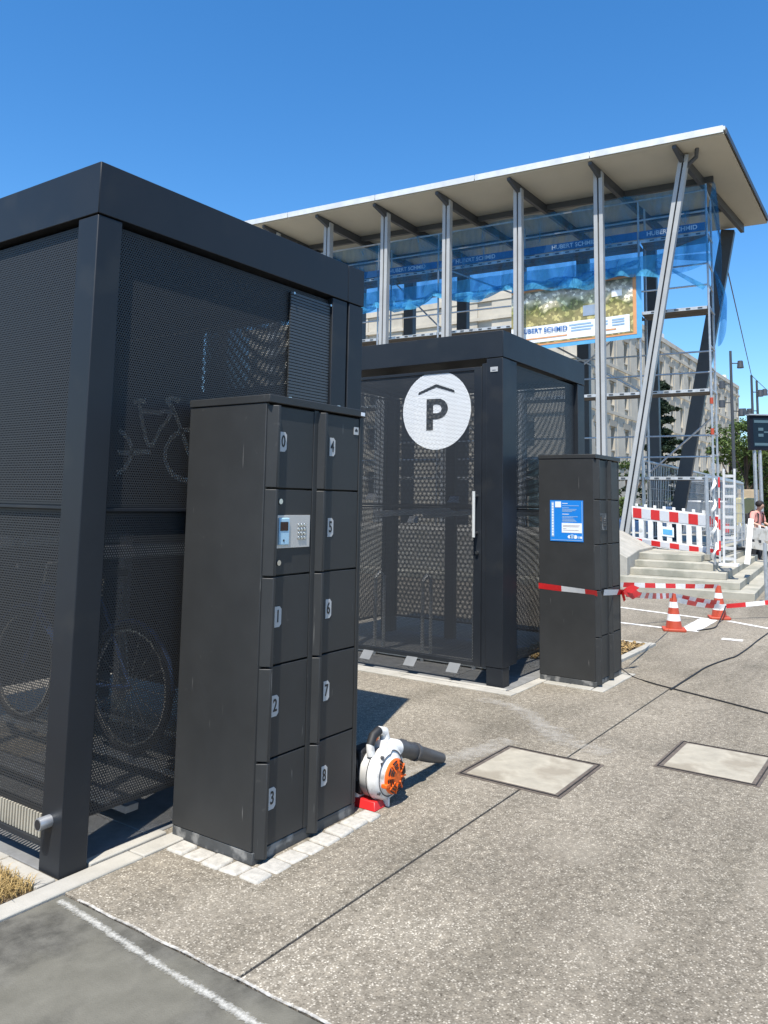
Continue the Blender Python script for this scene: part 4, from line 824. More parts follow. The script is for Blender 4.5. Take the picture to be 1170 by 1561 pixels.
# netting
def net(name, fn, nu, nv, m, label):
    mb = MB(); mb.v = [tuple(fn(i/nu,j/nv)) for j in range(nv+1) for i in range(nu+1)]; mb.f = [(j*(nu+1)+i,j*(nu+1)+i+1,(j+1)*(nu+1)+i+1,(j+1)*(nu+1)+i) for j in range(nv) for i in range(nu)]
    return tag(mb.build(name, m, smooth=True), label, 'netting', 'blue scaffold netting')
ties = [1.08,2.66,5.79,8.0,9.9,12.6]
def sagf(al):
    for i in range(len(ties)-1):
        if ties[i] <= al <= ties[i+1]: t = (al-ties[i])/(ties[i+1]-ties[i]); return 4*t*(1-t)
    return 0
def nf(u, v):
    al = 1.08+u*11.5; zb = 7.12-.28*sagf(al)+.06*sin(al*4.1); zt = 8.98-.02*(al-1)
    z = zb+(zt-zb)*v; return W(DF-.10-.07*sin(al*2.3+z*.8)-.035*sin(al*7+z*5+2*sin(al*1.3))-.04*sin(al*6.1)*(1-v)-.05*(1-v)*sagf(al)*3*(1-v), al, z)
net('safety_net', nf, 150, 16, M_net, 'translucent blue netting hung along the long side of the scaffold')
def nh(u, v):
    al = 1.9+u*10.6; zt = 7.42; zb = 7.0-.20*sagf(al)+.05*sin(al*4.1+1); z = zb+(zt-zb)*v; k = (1-v)
    return W(DF-.16-.05*sin(al*9+2*sin(al*2))*(.4+k)-.10*k, al, z+.04*sin(al*6.3)*k)
net('net_hem', nh, 220, 8, M_netf, 'pleated pale blue hem along the bottom of the long scaffold net')
def ne(u, v):
    d = DF-.08+u*1.0; z = 5.55+(9.0-5.55)*v+.25*sin(u*5)*(1-v); return W(d, 1.02-.10*sin(v*7+u*4)-.10*(1-v)*sin(u*3.1)-.12*math.exp(-((v-.18)/.15)**2), z)
net('safety_net', ne, 24, 40, M_net, 'translucent blue netting hung over the narrow end of the scaffold by the leaning column')
def roll(a0, a1, zf, label, seed):
    rnd = random.Random(seed); pts = []; rr = []
    n_ = int((a1-a0)/.12)
    for i in range(n_+1):
        t = i/n_; al = a0+(a1-a0)*t; pts.append(W(DF-.16+.03*sin(al*3+seed), al, zf(t)+.03*sin(al*7+seed))); rr.append(.05+.06*4*t*(1-t)*(.7+.5*rnd.random()))
    tag(MB().tube(pts, rr, 9).build('net_bundle', M_netf, smooth=True), label, 'netting', 'bunched blue netting')
roll(2.62,5.75, lambda t: 7.28-.25*4*t*(1-t)*.6-.15*t, 'bunched roll of blue netting above the picture banner', 1)
roll(5.80,8.0, lambda t: 7.15-.20*4*t*(1-t), 'bunched roll of blue netting in the bay next to the picture banner', 2)
roll(8.0,9.9, lambda t: 7.2-.28*4*t*(1-t)-.1*t, 'bunched roll of blue netting two bays from the picture banner', 3)
roll(9.9,12.4, lambda t: 7.0-.25*4*t*(1-t), 'bunched roll of blue netting in the bay farthest from the leaning column', 4)
mb = MB(); A0 = W(DF-.2,2.35,7.35)
for (b0, b1) in ((W(DF-.12,1.1,7.72),W(DF-.1,1.05,7.35)),(W(DF-.1,1.05,7.30),W(DF-.1,1.0,7.1)),(W(DF-.1,1.15,6.55),W(DF-.1,1.22,6.45))):
    mid = (A0+(b0+b1)/2)/2+Vector((0,0,-.06))
    mb.add([A0,b0,b1,mid],[(0,1,3),(1,2,3),(0,3,2)])
tag(mb.build('net_fold', M_netf), 'gathered folds of blue netting pulled back to the leaning column', 'netting')

# picture banner
bn = thing('picture_banner', tuple(W(DF-.06,4.1,5.5)), 'printed banner with a quarry landscape picture and blue border, tied to the scaffold', 'banner')
def rect(a0, z0, a1, z1, off, name, m, bend=True):
    mb = MB(); nu = 26
    for j in range(2):
        for i in range(nu+1):
            al = a0+(a1-a0)*i/nu; z = (z0,z1)[j]-.035*(al-4.1); mb.v.append(tuple(W(DF-.07-off-.006*sin(al*5)-.003*sin(al*11), al, z)))
    mb.f = [(i,i+1,nu+2+i,nu+1+i) for i in range(nu)]; return mb.build(name, m, bn, uvax=(1,2))
M_pic, n, l, b = nm('landscape_picture')
uvn = nd(n,'ShaderNodeUVMap'); uvn.uv_map = 'UVMap'; no = nd(n,'ShaderNodeTexNoise'); no.inputs['Scale'].default_value = 2.2; no.inputs['Detail'].default_value = 8; l.new(uvn.outputs[0], no.inputs['Vector'])
sp = nd(n,'ShaderNodeSeparateXYZ'); l.new(uvn.outputs[0], sp.inputs[0]); hgt = math_(n,l,'ADD', math_(n,l,'MULTIPLY_ADD', sp.outputs[1], 0.95, -5.85), math_(n,l,'MULTIPLY_ADD', no.outputs['Fac'], .9, -.45))
r = ramp(n,[(0,(.33,.29,.12)),(.22,(.16,.17,.05)),(.36,(.52,.48,.32)),(.5,(.60,.58,.50)),(.66,(.30,.29,.22)),(.82,(.13,.13,.07)),(1,(.10,.10,.06))]); l.new(hgt, r.inputs[0])
v1 = nd(n,'ShaderNodeTexVoronoi'); v1.inputs['Scale'].default_value = 15; l.new(uvn.outputs[0], v1.inputs['Vector']); sep = nd(n,'ShaderNodeSeparateColor'); l.new(v1.outputs['Color'], sep.inputs[0])
hr = ramp(n,[(0,(.5,.5,.5)),(.75,(.9,.9,.9)),(.8,(1.7,1.7,1.75)),(1,(1.9,1.9,1.9))]); l.new(sep.outputs[0], hr.inputs[0]); mu = nd(n,'ShaderNodeMixRGB'); mu.blend_type='MULTIPLY'; mu.inputs[0].default_value = .8; l.new(r.outputs[0], mu.inputs[1]); l.new(hr.outputs[0], mu.inputs[2]); l.new(mu.outputs[0], b.inputs['Base Color']); b.inputs['Roughness'].default_value = .45
M_bor = mat('orange_border_print', (.62,.30,.13), .55, var=.08); M_lb = mat('light_blue_banner', (.10,.36,.62), .5, var=.1)
rect(2.60,5.42,5.86,7.12,0,'banner_cloth',M_lb); rect(2.72,5.52,5.86,6.98,.006,'orange_border',M_bor); rect(2.80,5.57,5.86,6.92,.012,'picture',M_pic); rect(2.88,5.60,5.86,6.02,.018,'caption_band',M_whiteprint)
hb = rect(3.7,6.12,4.0,6.38,.020,'house_picture',mat('blue_grey_house_print',(.25,.32,.42),.5)); rect(3.05,6.5,3.3,6.66,.020,'house_picture',M_whiteprint)
lettering('lettering','HUBERT SCHMID',.165,tuple(W(DF-.102,5.02,5.86)),tuple(-Bb),(0,-.0,1),mat('blue_lettering',(.02,.12,.36),.5),bn,.004)
for a0, a1, z in ((4.4,5.6,5.70),(3.8,4.35,5.93),(3.75,4.3,5.86),(3.8,4.3,5.79),(3.4,3.65,5.92),(3.4,3.65,5.85),(3.0,3.3,5.93),(3.0,3.3,5.87),(3.0,3.3,5.80),(3.2,3.7,5.70)): rect(a0,z-.015,a1,z+.02,.024,'caption_line',M_paleblue if z != 5.70 else M_bor)

# ================================================================== STONE OFFICE BUILDING
Y0 = 18.56; HT = 15.95; sb = thing('office_building', (48.5, Y0, 0), 'pale limestone office building with rows of tall narrow windows, behind the canopy', 'building')
FX0, FX1 = 48.6, 101.0; PX = 3.17
MB().box(FX0+.8,Y0+.8,0,FX1-.05,Y0+30,HT-.4).build('core', M_limedark, sb); MB().box(FX0-.05,Y0-.08,HT-.4,FX1+.1,Y0+30.2,HT).build('parapet', M_limestone, sb); MB().box(FX0+6,Y0+5,HT,FX0+22,Y0+14,HT+2.2).build('roof_plant', M_limestone, sb)
wc = [55.46+PX*i for i in range(-2,15)]; WW = .86
rows = [(2.0,3.7),(5.35,7.0),(8.6,10.25),(12.05,13.65)]
edges = [FX0]+[v_ for c_ in wc for v_ in (c_-WW/2, c_+WW/2)]+[FX1]
for i in range(0,len(edges)-1,2): 
    if edges[i+1]-edges[i] > .05: MB().box(edges[i],Y0,0,edges[i+1],Y0+.9,HT-.41).build('pier', M_limestone, sb)
M_blind = mat('pale_window_blind', (.36,.35,.32), .6, var=.05); M_glass2 = mat('grey_window_glass', (.06,.07,.08), .12, var=.2); rw_ = random.Random(5)
for c_ in wc:
    zz = [0]+[q for rw in rows for q in rw]+[HT-.41]
    for i in range(0,len(zz),2): 
        MB().box(c_-WW/2+.001,Y0+.12,zz[i],c_+WW/2-.001,Y0+.9,zz[i+1]).build('spandrel', M_limestone, sb)
        if 0 < i < 9: MB().box(c_-.8,Y0-.05,zz[i]+.10,c_+.8,Y0+.0,min(zz[i]+.55,zz[i+1]-.05)).build('relief_panel', M_limedark, sb)
    for (z0,z1) in rows:
        wn = MB().box(c_-WW/2+.002,Y0+.55,z0,c_+WW/2-.002,Y0+.62,z1).build('window', rw_.choice((M_glass,M_glass,M_glass2)), sb)
        if rw_.random() < .35: zb_ = z1-(z1-z0)*rw_.uniform(.25,.75); MB().box(c_-WW/2+.004,Y0+.51,zb_,c_+WW/2-.004,Y0+.5485,z1-.003).build('blind', M_blind, wn)
        MB().box(c_-.03,Y0+.5,z0+.002,c_+.03,Y0+.549,z1-.002).build('mullion', M_limedark, wn); MB().box(c_-WW/2+.003,Y0+.02,z0+.002,c_+WW/2-.003,Y0+.54,z0+.08).build('sill', M_limestone, wn)
for z in (7.95,11.35,14.6,4.6): MB().box(FX0-.06,Y0-.12,z,FX1+.06,Y0-.051,z+.22).build('string_course', M_limestone, sb)
for i in range(16): MB().box(FX0+1.5+i*3.17,Y0-.03,.0,FX0+1.85+i*3.17,Y0-.001,HT-.42).build('pilaster', M_limestone, sb)
# near end wall, facing the forecourt
for i, y in enumerate([Y0+.92+3.17*k for k in range(9)]):
    MB().box(FX0+.001,y,0,FX0+.79,y+2.05,HT-.41).build('pier', M_limestone, sb)
    y0, y1 = y+2.051, y+3.169
    zz = [0]+[q for rw in rows for q in rw]+[HT-.41]
    for k in range(0,len(zz),2): MB().box(FX0+.10,y0,zz[k],FX0+.79,y1,zz[k+1]).build('spandrel', M_limestone, sb)
    for z0,z1 in rows: MB().box(FX0+.5,y0+.001,z0,FX0+.56,y1-.001,z1).build('window', M_glass, sb)
for z in (7.5,10.95,14.2,4.6): MB().box(FX0-.12,Y0-.04,z,FX0-.001,Y0+29,z+.22).build('string_course', M_limestone, sb)
for q in ((70,Y0+.4),(96,Y0+.4)): MB().box(q[0],q[1],HT,q[0]+.7,q[1]+.5,HT+.7).build('roof_box', M_white, sb)

# ================================================================== BARRIERS, FENCE AND LADDER ON THE STEPS
def barrier(A, Bp, label, hgt=.86, plain=False):
    A, Bp = Vector(A), Vector(Bp); t = thing('barrier_fence', tuple(A), label, 'barrier', 'red and white site barriers'); d = (Bp-A); L = d.length; d.normalize(); up = Vector((0,0,1)); nn = d.cross(up).normalized()
    def brd(s0,s1,z0,z1,m,name,th=.03,off=0): MB().loft([A+d*s0+up*z0+nn*(off-th/2),A+d*s1+up*z0+nn*(off-th/2),A+d*s1+up*z0+nn*(off+th/2),A+d*s0+up*z0+nn*(off+th/2)],[A+d*s0+up*z1+nn*(off-th/2),A+d*s1+up*z1+nn*(off-th/2),A+d*s1+up*z1+nn*(off+th/2),A+d*s0+up*z1+nn*(off+th/2)]).build(name, m, t, bev=.004)
    brd(0,L,hgt-.28,hgt,M_white,'top_board'); brd(0,L,0.04,.20,M_white,'bottom_board'); 
    n_ = 9
    for k in range(n_+1): brd(max(0,L*k/n_-.055),min(L,L*k/n_+.055),.2005,hgt-.2805,M_white,'upright')
    for k in range(9): s0 = L*(k+.5)/9-.03; brd(s0,s0+.06,hgt+.0005,hgt+.06,M_white,'peg')
    if not plain:
        gr = mat('silver_reflector',(.52,.53,.55),.35,var=.03)
        w_ = L/9.2
        for k in range(9): 
            m = M_red if k % 2 == 0 else gr; s0 = .03+k*w_; s1 = min(s0+w_*.97,L-.02); brd(s0,s1,hgt-.245,hgt-.035,m,'reflector',.006,.019); brd(s0,s1,.065,.175,m,'reflector',.006,.019)
        brd(L*.36,L*.50,.30,.50,M_whiteprint,'panel_plate',.006,.019); brd(L*.375,L*.485,.34,.45,M_lb,'panel_print',.004,.0245)
    for s_ in (.15*L,.85*L): MB().loft([A+d*(s_-.1)+nn*.35,A+d*(s_+.1)+nn*.35,A+d*(s_+.1)-nn*.35,A+d*(s_-.1)-nn*.35],[A+d*(s_-.1)+nn*.35+up*.04,A+d*(s_+.1)+nn*.35+up*.04,A+d*(s_+.1)-nn*.35+up*.04,A+d*(s_-.1)-nn*.35+up*.04]).build('foot', M_black, t)
barrier((17.386,5.42,.64),(16.90,3.53,.49),'red and white plastic site barrier standing across the top of the steps')
bq = at(1124,842,19.5); br = at(1220,858,17.5)
barrier((bq.x,bq.y,.52),(br.x,br.y,.42),'plain white plastic site barrier beyond the ladder',.55,True)
# mesh fence panels behind the barrier
def mesh_fence(A, Bp, label, H_=2.0):
    A, Bp = Vector(A), Vector(Bp); t = thing('mesh_fence', tuple(A), label, 'fence', 'galvanised mesh fence panels'); d = Bp-A; L = d.length; d.normalize(); up = Vector((0,0,1))
    MB().tube([A,A+up*H_],.034,7).build('post', M_galv, t, smooth=True); MB().tube([Bp,Bp+up*H_],.034,7).build('post', M_galv, t, smooth=True)
    MB().tube([A+up*(H_-.02),Bp+up*(H_-.02)],.036,7).build('rail', M_galv, t, smooth=True); MB().tube([A+up*.15,Bp+up*.15],.019,7).build('rail', M_galv, t, smooth=True)
    mb = MB(); s_ = .15
    while s_ < L-.05: mb.tube([A+d*s_+up*.15,A+d*s_+up*(H_-.02)],.008,3); s_ += .2
    for z in [H_*q for q in (.22,.37,.52,.67,.82)]: mb.tube([A+up*z,Bp+up*z],.009,3)
    mb.build('wire_mesh', M_galv, t, kind='stuff')
F0 = Vector((19.2,5.70,.6)); F1 = Vector((36.0,6.65,.6))
names = ['mesh fence panel directly behind the red and white barrier','mesh fence panel second from the leaning column','mesh fence panel third from the leaning column, beside the van','mesh fence panel farthest from the leaning column']
for k in range(4): mesh_fence(F0.lerp(F1,k/4), F0.lerp(F1,(k+.985)/4), names[k])
fq = at(1131,735,19.0); mesh_fence(W(1.78,.93,.60), (fq.x,fq.y,.60), 'low mesh fence panel running back from the ladder at the step corner', 1.5)
# ladder
M_lad = mat('dull_white_ladder', (.50,.50,.49), .5, var=.15, scale=10)
ld = thing('ladder', tuple(W(.75,.45,.484)), 'white aluminium ladder standing on the concrete steps with red and white marker strip', 'ladder'); lz, lt = .485, 2.2
for al in (.36,.54): MB().bar(tuple(W(.75,al,lz)), tuple(W(.95,al-.02,lt)), .035, .06, tuple(Bn)).build('side_rail', M_lad, ld)
for k in range(9): t = (k+.6)/9.3; MB().bar(tuple(W(.75+.2*t,.36,lz+(lt-lz)*t)), tuple(W(.75+.2*t,.54,lz+(lt-lz)*t)), .05, .05).build('rung', M_lad, ld)
MB().loft([W(.65,.30,lz-.01),W(.65,.62,lz-.01),W(.9,.62,lz-.01),W(.9,.30,lz-.01)],[W(.65,.30,lz+.03),W(.65,.62,lz+.03),W(.9,.62,lz+.03),W(.9,.30,lz+.03)]).build('foot_plate', M_white, ld)
for k in range(8): MB().bar(tuple(W(.72+k*.02,.60,lz+.05+k*.19)), tuple(W(.74+k*.02,.60,lz+.05+(k+.96)*.19)), .03, .02, tuple(Bn)).build('marker_band', M_red if k % 2 else M_plate, ld)
wtp = thing('white_tape', tuple(W(.75,.68,.5)), 'white tape spiralling up the fence post next to the ladder', 'tape'); pts = [W(.75+.05*cos(k*.9),.69+.04*sin(k*.9),.5+k*.055) for k in range(32)]
mb = MB(); 
for i, p in enumerate(pts): ww = .008+.018*abs(sin(i*.8)); mb.v += [tuple(p+Bb*ww+Vector((0,0,.02))), tuple(p-Bb*ww)]
mb.f = [(2*i,2*i+1,2*i+3,2*i+2) for i in range(31)]; mb.build('ribbon', M_tw, wtp); MB().tube([W(.78,.69,.48),W(.78,.69,2.3)],.02,7).build('pole', M_galv, wtp)
wb = tag(MB().bar(tuple(W(1.15,.20,.49)), tuple(W(1.5,.14,1.30)), .09, .03, tuple(Bn)).build('white_board', M_white), 'white board leaning behind the ladder', 'board')
tag(MB().box(*W(1.4,-.55,.363),*(W(1.4,-.55,.363)+Vector((.5,.28,.45)))).build('grey_box', M_plate, bev=.01), 'grey metal box standing on the steps', 'box')
pp = W(-.55,-.22,0); tag(MB().tube([pp, pp+Vector((0,0,.95))],.03,10).build('bollard_post', M_galv, smooth=True), 'thin galvanised post at the foot of the steps', 'post')

# ================================================================== STREET FURNITURE BEYOND
def lamp(p, h, label, heads):
    t = thing('lamp_post', (p.x,p.y,0), label, 'lamp post', 'slender spotlight masts', world=False)
    MB().tube([(0,0,0),(0,0,h)],[.10,.06],10).build('pole', M_beam, t, smooth=True)
    for z, a in heads:
        q = Vector((cos(a)*.45,sin(a)*.45,z)); MB().tube([(0,0,z),q],.025,6).build('arm', M_beam, t); MB().tube([q+Vector((0,0,.12)),q-Vector((cos(a)*.02,0,.22))],[.12,.16],10).build('spotlight', M_beam, t)
p = at(1113,535,38); lamp(p, p.z, 'dark mast with four spotlights in front of the end of the office building', ((p.z-.6,-1.0),(p.z-1.6,2.2),(p.z-2.5,2.0),(p.z-2.9,-.9)))
p = at(1145,572,42); lamp(p, p.z, 'dark mast with spotlights holding the overhead wire', ((p.z-1.9,2.1),(p.z-.9,-.9)))
p2 = at(1153,580,44); lamp(p2, p2.z, 'shorter dark mast with spotlights behind the mast holding the wire', ((p2.z-.6,-.9),(p2.z-1.7,2.1)))
wa = at(1085,470,30); tag(MB().tube([W(4.4,1.0,8.6), Vector((p.x,p.y,p.z)), at(1190,615,50)],.018,5).build('overhead_wire', M_beam), 'black overhead wire running from the canopy to the spotlight mast', 'wire')
# display board
q = at(1142,633,24); q2 = at(1142,686,24); dsp = thing('display_board', (q.x,q.y,0), 'large dark passenger information display on two posts by the trees', 'sign'); ax_ = Vector((_r.x,_r.y,0)).normalized(); bk = Vector((_f.x,_f.y,0)).normalized()
o_ = Vector((q.x,q.y,0)); zt, zb = q.z, q2.z
def plate(a0,a1,z0,z1,d0,d1,m,name): return MB().loft([o_+ax_*a0+bk*d0+Vector((0,0,z0)),o_+ax_*a1+bk*d0+Vector((0,0,z0)),o_+ax_*a1+bk*d1+Vector((0,0,z0)),o_+ax_*a0+bk*d1+Vector((0,0,z0))],[o_+ax_*a0+bk*d0+Vector((0,0,z1)),o_+ax_*a1+bk*d0+Vector((0,0,z1)),o_+ax_*a1+bk*d1+Vector((0,0,z1)),o_+ax_*a0+bk*d1+Vector((0,0,z1))]).build(name, m, dsp)
M_dis = mat('display_housing',(.008,.011,.02),.5,var=.05,spec=.15); M_scr = mat('display_screen',(.008,.02,.034),.5,var=.1,spec=.15); M_row = mat('display_row',(.07,.12,.15),.3,var=.05)
plate(0,1.9,zb,zt,0,.18,M_dis,'housing'); plate(.10,1.8,zb+.09,zt-.09,-.006,-.0005,M_scr,'screen')
for a0,a1,z0,z1 in ((.13,1.7,.82,.90),(.25,.40,.58,.67),(.25,.40,.40,.49),(.42,.8,.52,.56),(.13,1.7,.13,.21)): plate(a0,a1,zb+z0,zb+z1,-.012,-.0065,M_row,'display_row')
plate(-.02,1.92,zt+.0005,zt+.04,-.05,.2,M_galv,'top_cover')
for a in (.16,.32): 
    c_ = o_+ax_*a+bk*.09; MB().tube([c_,c_+Vector((0,0,zb))],.055,10).build('post', M_galv, dsp, smooth=True)
# parked van and car seen through the fence
def vehicle(name, p, rz, L, H, m, label, cat, van=True, h2=.95):
    t = thing(name, (p[0],p[1],0), label, cat, None, rz, world=False); w_ = .88
    MB().loft([(-L/2,-w_,.28),(L/2,-w_,.28),(L/2,w_,.28),(-L/2,w_,.28)],[(-L/2+.05,-w_+.04,h2),(L/2-.12,-w_+.04,h2),(L/2-.12,w_-.04,h2),(-L/2+.05,w_-.04,h2)]).build('body', m, t, bev=.09)
    f0, f1 = (L/2-1.0, L/2-1.5) if van else (L/2-1.25, L/2-1.9)
    MB().loft([(-L/2+.06,-w_+.05,h2+.002),(f0,-w_+.05,h2+.002),(f0,w_-.05,h2+.002),(-L/2+.06,w_-.05,h2+.002)],[(-L/2+(.18 if van else .7),-w_+.16,H),(f1,-w_+.16,H),(f1,w_-.16,H),(-L/2+(.18 if van else .7),w_-.16,H)]).build('cabin', m, t, bev=.07)
    for s_ in (-1,1):
        for x0,x1 in ((-L/2+.5,-L/2+1.5),(-.35,.55),(.65,f1-.02)):
            MB().loft([(x0,s_*(w_-.065),h2+.06),(x1+.12,s_*(w_-.065),h2+.06),(x1+.12,s_*(w_-.03),h2+.06),(x0,s_*(w_-.03),h2+.06)],[(x0+.06,s_*(w_-.165),H-.1),(x1,s_*(w_-.165),H-.1),(x1,s_*(w_-.125),H-.1),(x0+.06,s_*(w_-.125),H-.1)]).build('window', M_glass, t)
    MB().loft([(f0+.03,-w_+.14,h2+.06),(f0+.03,w_-.14,h2+.06),(f0-.02,w_-.14,h2+.06),(f0-.02,-w_+.14,h2+.06)],[(f1+.06,-w_+.22,H-.1),(f1+.06,w_-.22,H-.1),(f1+.0,w_-.22,H-.1),(f1+.0,-w_+.22,H-.1)]).build('windscreen', M_glass, t)
    MB().loft([(-L/2+.05,-w_+.14,h2+.08),(-L/2+.05,w_-.14,h2+.08),(-L/2+.09,w_-.14,h2+.08),(-L/2+.09,-w_+.14,h2+.08)],[(-L/2+(.15 if van else .6),-w_+.22,H-.12),(-L/2+(.15 if van else .6),w_-.22,H-.12),(-L/2+(.2 if van else .66),w_-.22,H-.12),(-L/2+(.2 if van else .66),-w_+.22,H-.12)]).build('rear_window', M_glass, t)
    for x_ in (-L/2+.8,L/2-.85):
        for s_ in (-1,1): 
            wh = MB().lathe([(.22,-.10),(.31,-.10),(.33,-.06),(.33,.06),(.31,.10),(.22,.10)],'y',(x_,s_*(w_-.08),.33),20).build('wheel', M_black, t, smooth=False); MB().lathe([(.21,-.11),(.21,.11)],'y',(x_,s_*(w_-.08),.33),16).build('rim', M_galv, wh)
    for s_ in (-1,1): MB().box(L/2-.08,s_*.5,.62,L/2+.0,s_*.78,.78).build('headlight', M_white, t); MB().box(-L/2-.005,s_*.66,.7,-L/2+.06,s_*.82,1.0).build('tail_light', M_red, t)
    MB().box(-L/2-.012,-.26,.45,-L/2+.01,.26,.56).build('number_plate', M_whiteprint, t)
v0 = at(1064,790,27); vehicle('parked_van', (v0.x+1.6,v0.y+.2), radians(12), 5.2, 2.45, M_van, 'silver grey van parked behind the mesh fence', 'van', True, 1.75)
v1_ = at(1004,775,31); vehicle('parked_car', (v1_.x+.6,v1_.y+.6), radians(80), 4.2, 1.5, mat('blue_car_paint',(.03,.07,.16),.3,var=.05), 'dark blue car parked behind the mesh fence', 'car', False)
# person, bag and bikes beyond the barrier
pb = at(1149,778,22); 
def person(loc, rz, label):
    t = thing('person', loc, label, 'person', None, rz, world=False)
    V = {}; vs = []; es = []; rad = []
    def v(k, p, r): V[k] = len(vs); vs.append(p); rad.append(r)
    def e(*ks): 
        for a, b in zip(ks, ks[1:]): es.append((V[a], V[b]))
    v('pel',(0,0,.92),.15); v('wst',(.02,0,1.05),.13); v('che',(.07,0,1.26),.15); v('nk0',(.11,0,1.40),.075); v('nk1',(.15,0,1.46),.055); v('hd0',(.19,0,1.52),.085); v('hd1',(.21,0,1.60),.098); v('hd2',(.20,0,1.67),.07)
    e('pel','wst','che','nk0','nk1','hd0','hd1','hd2'); v('nose',(.315,0,1.575),.014); e('hd1','nose')
    for s_, q in ((1,'l'),(-1,'r')):
        v(q+'sh',(.09,.19*s_,1.35),.065); v(q+'el',(.12,.26*s_,1.10),.045); v(q+'wr',(.34,.20*s_,1.02),.03); v(q+'pa',(.42,.18*s_,1.01),.032); e('che',q+'sh',q+'el',q+'wr',q+'pa')
        for k in range(5):
            a = (-.5+.25*k); v(q+'f%d'%k,(.46,(.18+.022*(k-2))*s_,1.0+(.01 if k == 0 else 0)),.010); v(q+'g%d'%k,(.49+.006*(2-abs(k-2)),(.18+.024*(k-2))*s_,.975),.008); e(q+'pa',q+'f%d'%k,q+'g%d'%k)
        v(q+'hp',(0,.10*s_,.86),.105); v(q+'kn',(.05,.11*s_,.48),.065); v(q+'an',(0,.11*s_,.09),.045); v(q+'to',(.17,.12*s_,.04),.04); e('pel',q+'hp',q+'kn',q+'an',q+'to')
    def skin(name, keys, m, grow, par):
        idx = [V[k] for k in keys]; mp = {i: j for j, i in enumerate(idx)}; me = bpy.data.meshes.new(name); me.from_pydata([vs[i] for i in idx], [(mp[a],mp[b]) for a,b in es if a in mp and b in mp], [])
        o = bpy.data.objects.new(name, me); COL.objects.link(o); o.parent = par; ORG[o.name] = (0,0,0); md = o.modifiers.new('skin','SKIN'); 
        for i, j in mp.items(): r_ = rad[i]+grow; me.skin_vertices[0].data[j].radius = (r_, r_); me.skin_vertices[0].data[j].use_root = (j == 0)
        o.modifiers.new('sub','SUBSURF').levels = 2; o.modifiers['sub'].render_levels = 2; me.materials.append(m); return o
    body = skin('body', list(V), M_skin, 0, t)
    skin('shirt', ['che','wst','pel','nk0','lsh','lel','rsh','rel'], M_pink, .018, t); skin('trousers', ['pel','lhp','lkn','lan','rhp','rkn','ran'], M_cloth, .016, t); skin('shoe', ['lan','lto'], M_black, .012, t); skin('shoe', ['ran','rto'], M_black, .012, t)
    MB().lathe([(.03,-.02),(.095,.02),(.118,.08),(.10,.14),(.05,.175)],'z',(.185,0,1.535),16).build('hair', M_hair, t, smooth=True)
    MB().box(-.20,-.14,1.02,-.09,.14,1.36).build('backpack', M_cloth, t, bev=.04)
    for s_ in (-1,1): MB().tube([(-.10,.10*s_,1.34),(.05,.11*s_,1.45),(.22,.11*s_,1.34),(.20,.12*s_,1.12),(-.08,.13*s_,1.06)],.018,6).build('strap', M_cloth, t)
person((pb.x,pb.y,0), YAW+pi+.5, 'person in a pink shirt with dark rucksack straps, standing among bicycles past the white barrier')
for (px_, zd, rz, m, lab) in ((1134,23,1.9,M_bg,'silver bicycle beside the person in the pink shirt'),(1166,22.5,2.6,M_bb,'dark blue bicycle parked past the person in the pink shirt')):
    q = at(px_,780,zd); bicycle((q.x,q.y,0), rz, m, lab)
yb = at(1136,775,25); tag(MB().loft([yb+Vector((0,-.45,-1.4)),yb+Vector((.1,.35,-1.4)),yb+Vector((.4,.35,-1.4)),yb+Vector((.3,-.45,-1.4))],[yb+Vector((.05,-.35,.32)),yb+Vector((.1,.3,.34)),yb+Vector((.2,.3,.34)),yb+Vector((.15,-.35,.32))]).build('yellow_sack', M_yellow, bev=.05), 'pale yellow bulk sack behind the bicycles', 'sack')
tb2 = at(1138,750,28); tag(MB().box(tb2.x,tb2.y-.35,0,tb2.x+.3,tb2.y+.3,2.15).build('tan_panel', M_tan, bev=.02), 'tan board panel standing behind the yellow sack', 'panel')

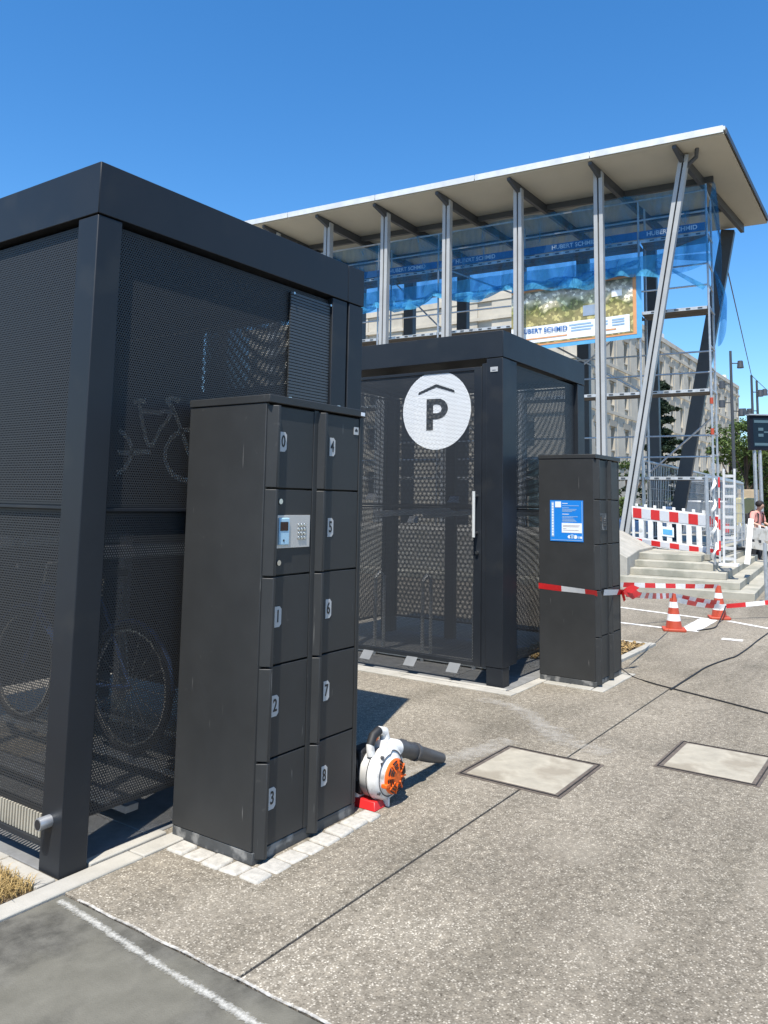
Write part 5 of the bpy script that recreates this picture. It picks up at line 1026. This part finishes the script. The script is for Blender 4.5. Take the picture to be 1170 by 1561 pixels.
# ================================================================== TREES
def leaf_cloud(name, centres, n, size, m, parent, flat=.6):
    mb = MB(); 
    for _ in range(n):
        c, r = random.choice(centres); 
        while True:
            d = Vector((random.uniform(-1,1),random.uniform(-1,1),random.uniform(-1,1)))
            if d.length <= 1: break
        d = d*(.55+.45*random.random()); p = Vector(c)+Vector((d.x*r,d.y*r,d.z*r*flat)); s_ = size*random.uniform(.6,1.3)
        a = Vector((random.gauss(0,1),random.gauss(0,1),random.gauss(0,.6))).normalized(); b = a.orthogonal().normalized(); b = (b*cos(random.uniform(0,6.28))+a.cross(b)*.8).normalized()
        mb.add([p-a*s_, p+b*s_*.5, p+a*s_, p-b*s_*.5],[(0,1,2,3)])
    return mb.build(name, m, parent)
def tree(p, h, rad, label, n=9000, m=M_leaf, low=.15, leaf=.09, nc=34):
    t = thing('tree', (p[0],p[1],0), label, 'tree', None, 0, world=False); cs = []; tr = MB().tube([(0,0,-.05),(.05,.03,h*.35),(0,.1,h*.75)],[.16,.11,.04],8)
    for k in range(nc):
        a = random.uniform(0,6.28); z = h*random.uniform(low,.94); rr = rad*sqrt(max(.08,1-((z/h-.48)/.56)**2))*random.uniform(.25,.9); c = Vector((cos(a)*rr,sin(a)*rr,z)); cs.append((c, rad*random.uniform(.20,.40))); 
        if k % 3 == 0: tr.tube([(0,0,max(.3,z*.6)),c*.6+Vector((0,0,z*.33)),c],[.05,.03,.012],5)
    tr.build('trunk', M_bark, t, smooth=True); leaf_cloud('crown', cs, n, leaf, m, t)
def conifer(p, h, rad, label):
    t = thing('conifer_tree', (p[0],p[1],0), label, 'tree', None, 0, world=False); tr = MB().tube([(0,0,-.05),(0,0,h)],[.16,.02],8); cs = []
    for k in range(64):
        z = .7+(h-1.0)*(k/64)+random.uniform(-.15,.15); a = k*2.4+random.uniform(-.4,.4); L = rad*(1-z/h)**.75*random.uniform(.45,1.15)+.12; q = Vector((cos(a)*L,sin(a)*L,z+random.uniform(-.25,.15)*L)); tr.tube([(0,0,z),q],[.03,.008],4)
        for s_ in (.3,.55,.8,1.0): cs.append((Vector((0,0,z)).lerp(q,s_)+Vector((random.uniform(-.1,.1),random.uniform(-.1,.1),0)), .36*random.uniform(.7,1.1)*(1.2-.4*s_)))
    tr.build('trunk', M_bark, t); leaf_cloud('crown', cs, 26000, .085, M_needle, t, .55)
c_ = at(1008,700,40); conifer((c_.x,c_.y), 8.2, 1.75, 'dark conifer with tiered branches in front of the office building')
for px_, zd, h, rr, lab in ((1116,46,7.2,2.0,'green broadleaf tree at the end of the office building'),(1140,40,6.0,2.2,'green broadleaf tree behind the information display'),(1168,44,5.6,2.6,'dense green broadleaf tree past the information display'),(1096,52,4.0,1.9,'low green tree behind the van'),(1205,42,6.5,2.8,'tall green broadleaf tree beyond the bicycles')):
    q = at(px_,770,zd); tree((q.x,q.y), h, rr, lab, low=.06, n=8000)
for px_, zd, h, rr, lab in ((958,36,3.6,1.3,'rounded green shrub below the office windows, between the columns'),(1085,38,3.0,1.2,'green shrub at the foot of the scaffold end')):
    q = at(px_,770,zd); tree((q.x,q.y), h, rr, lab, low=.05, n=4500, leaf=.08, nc=20)
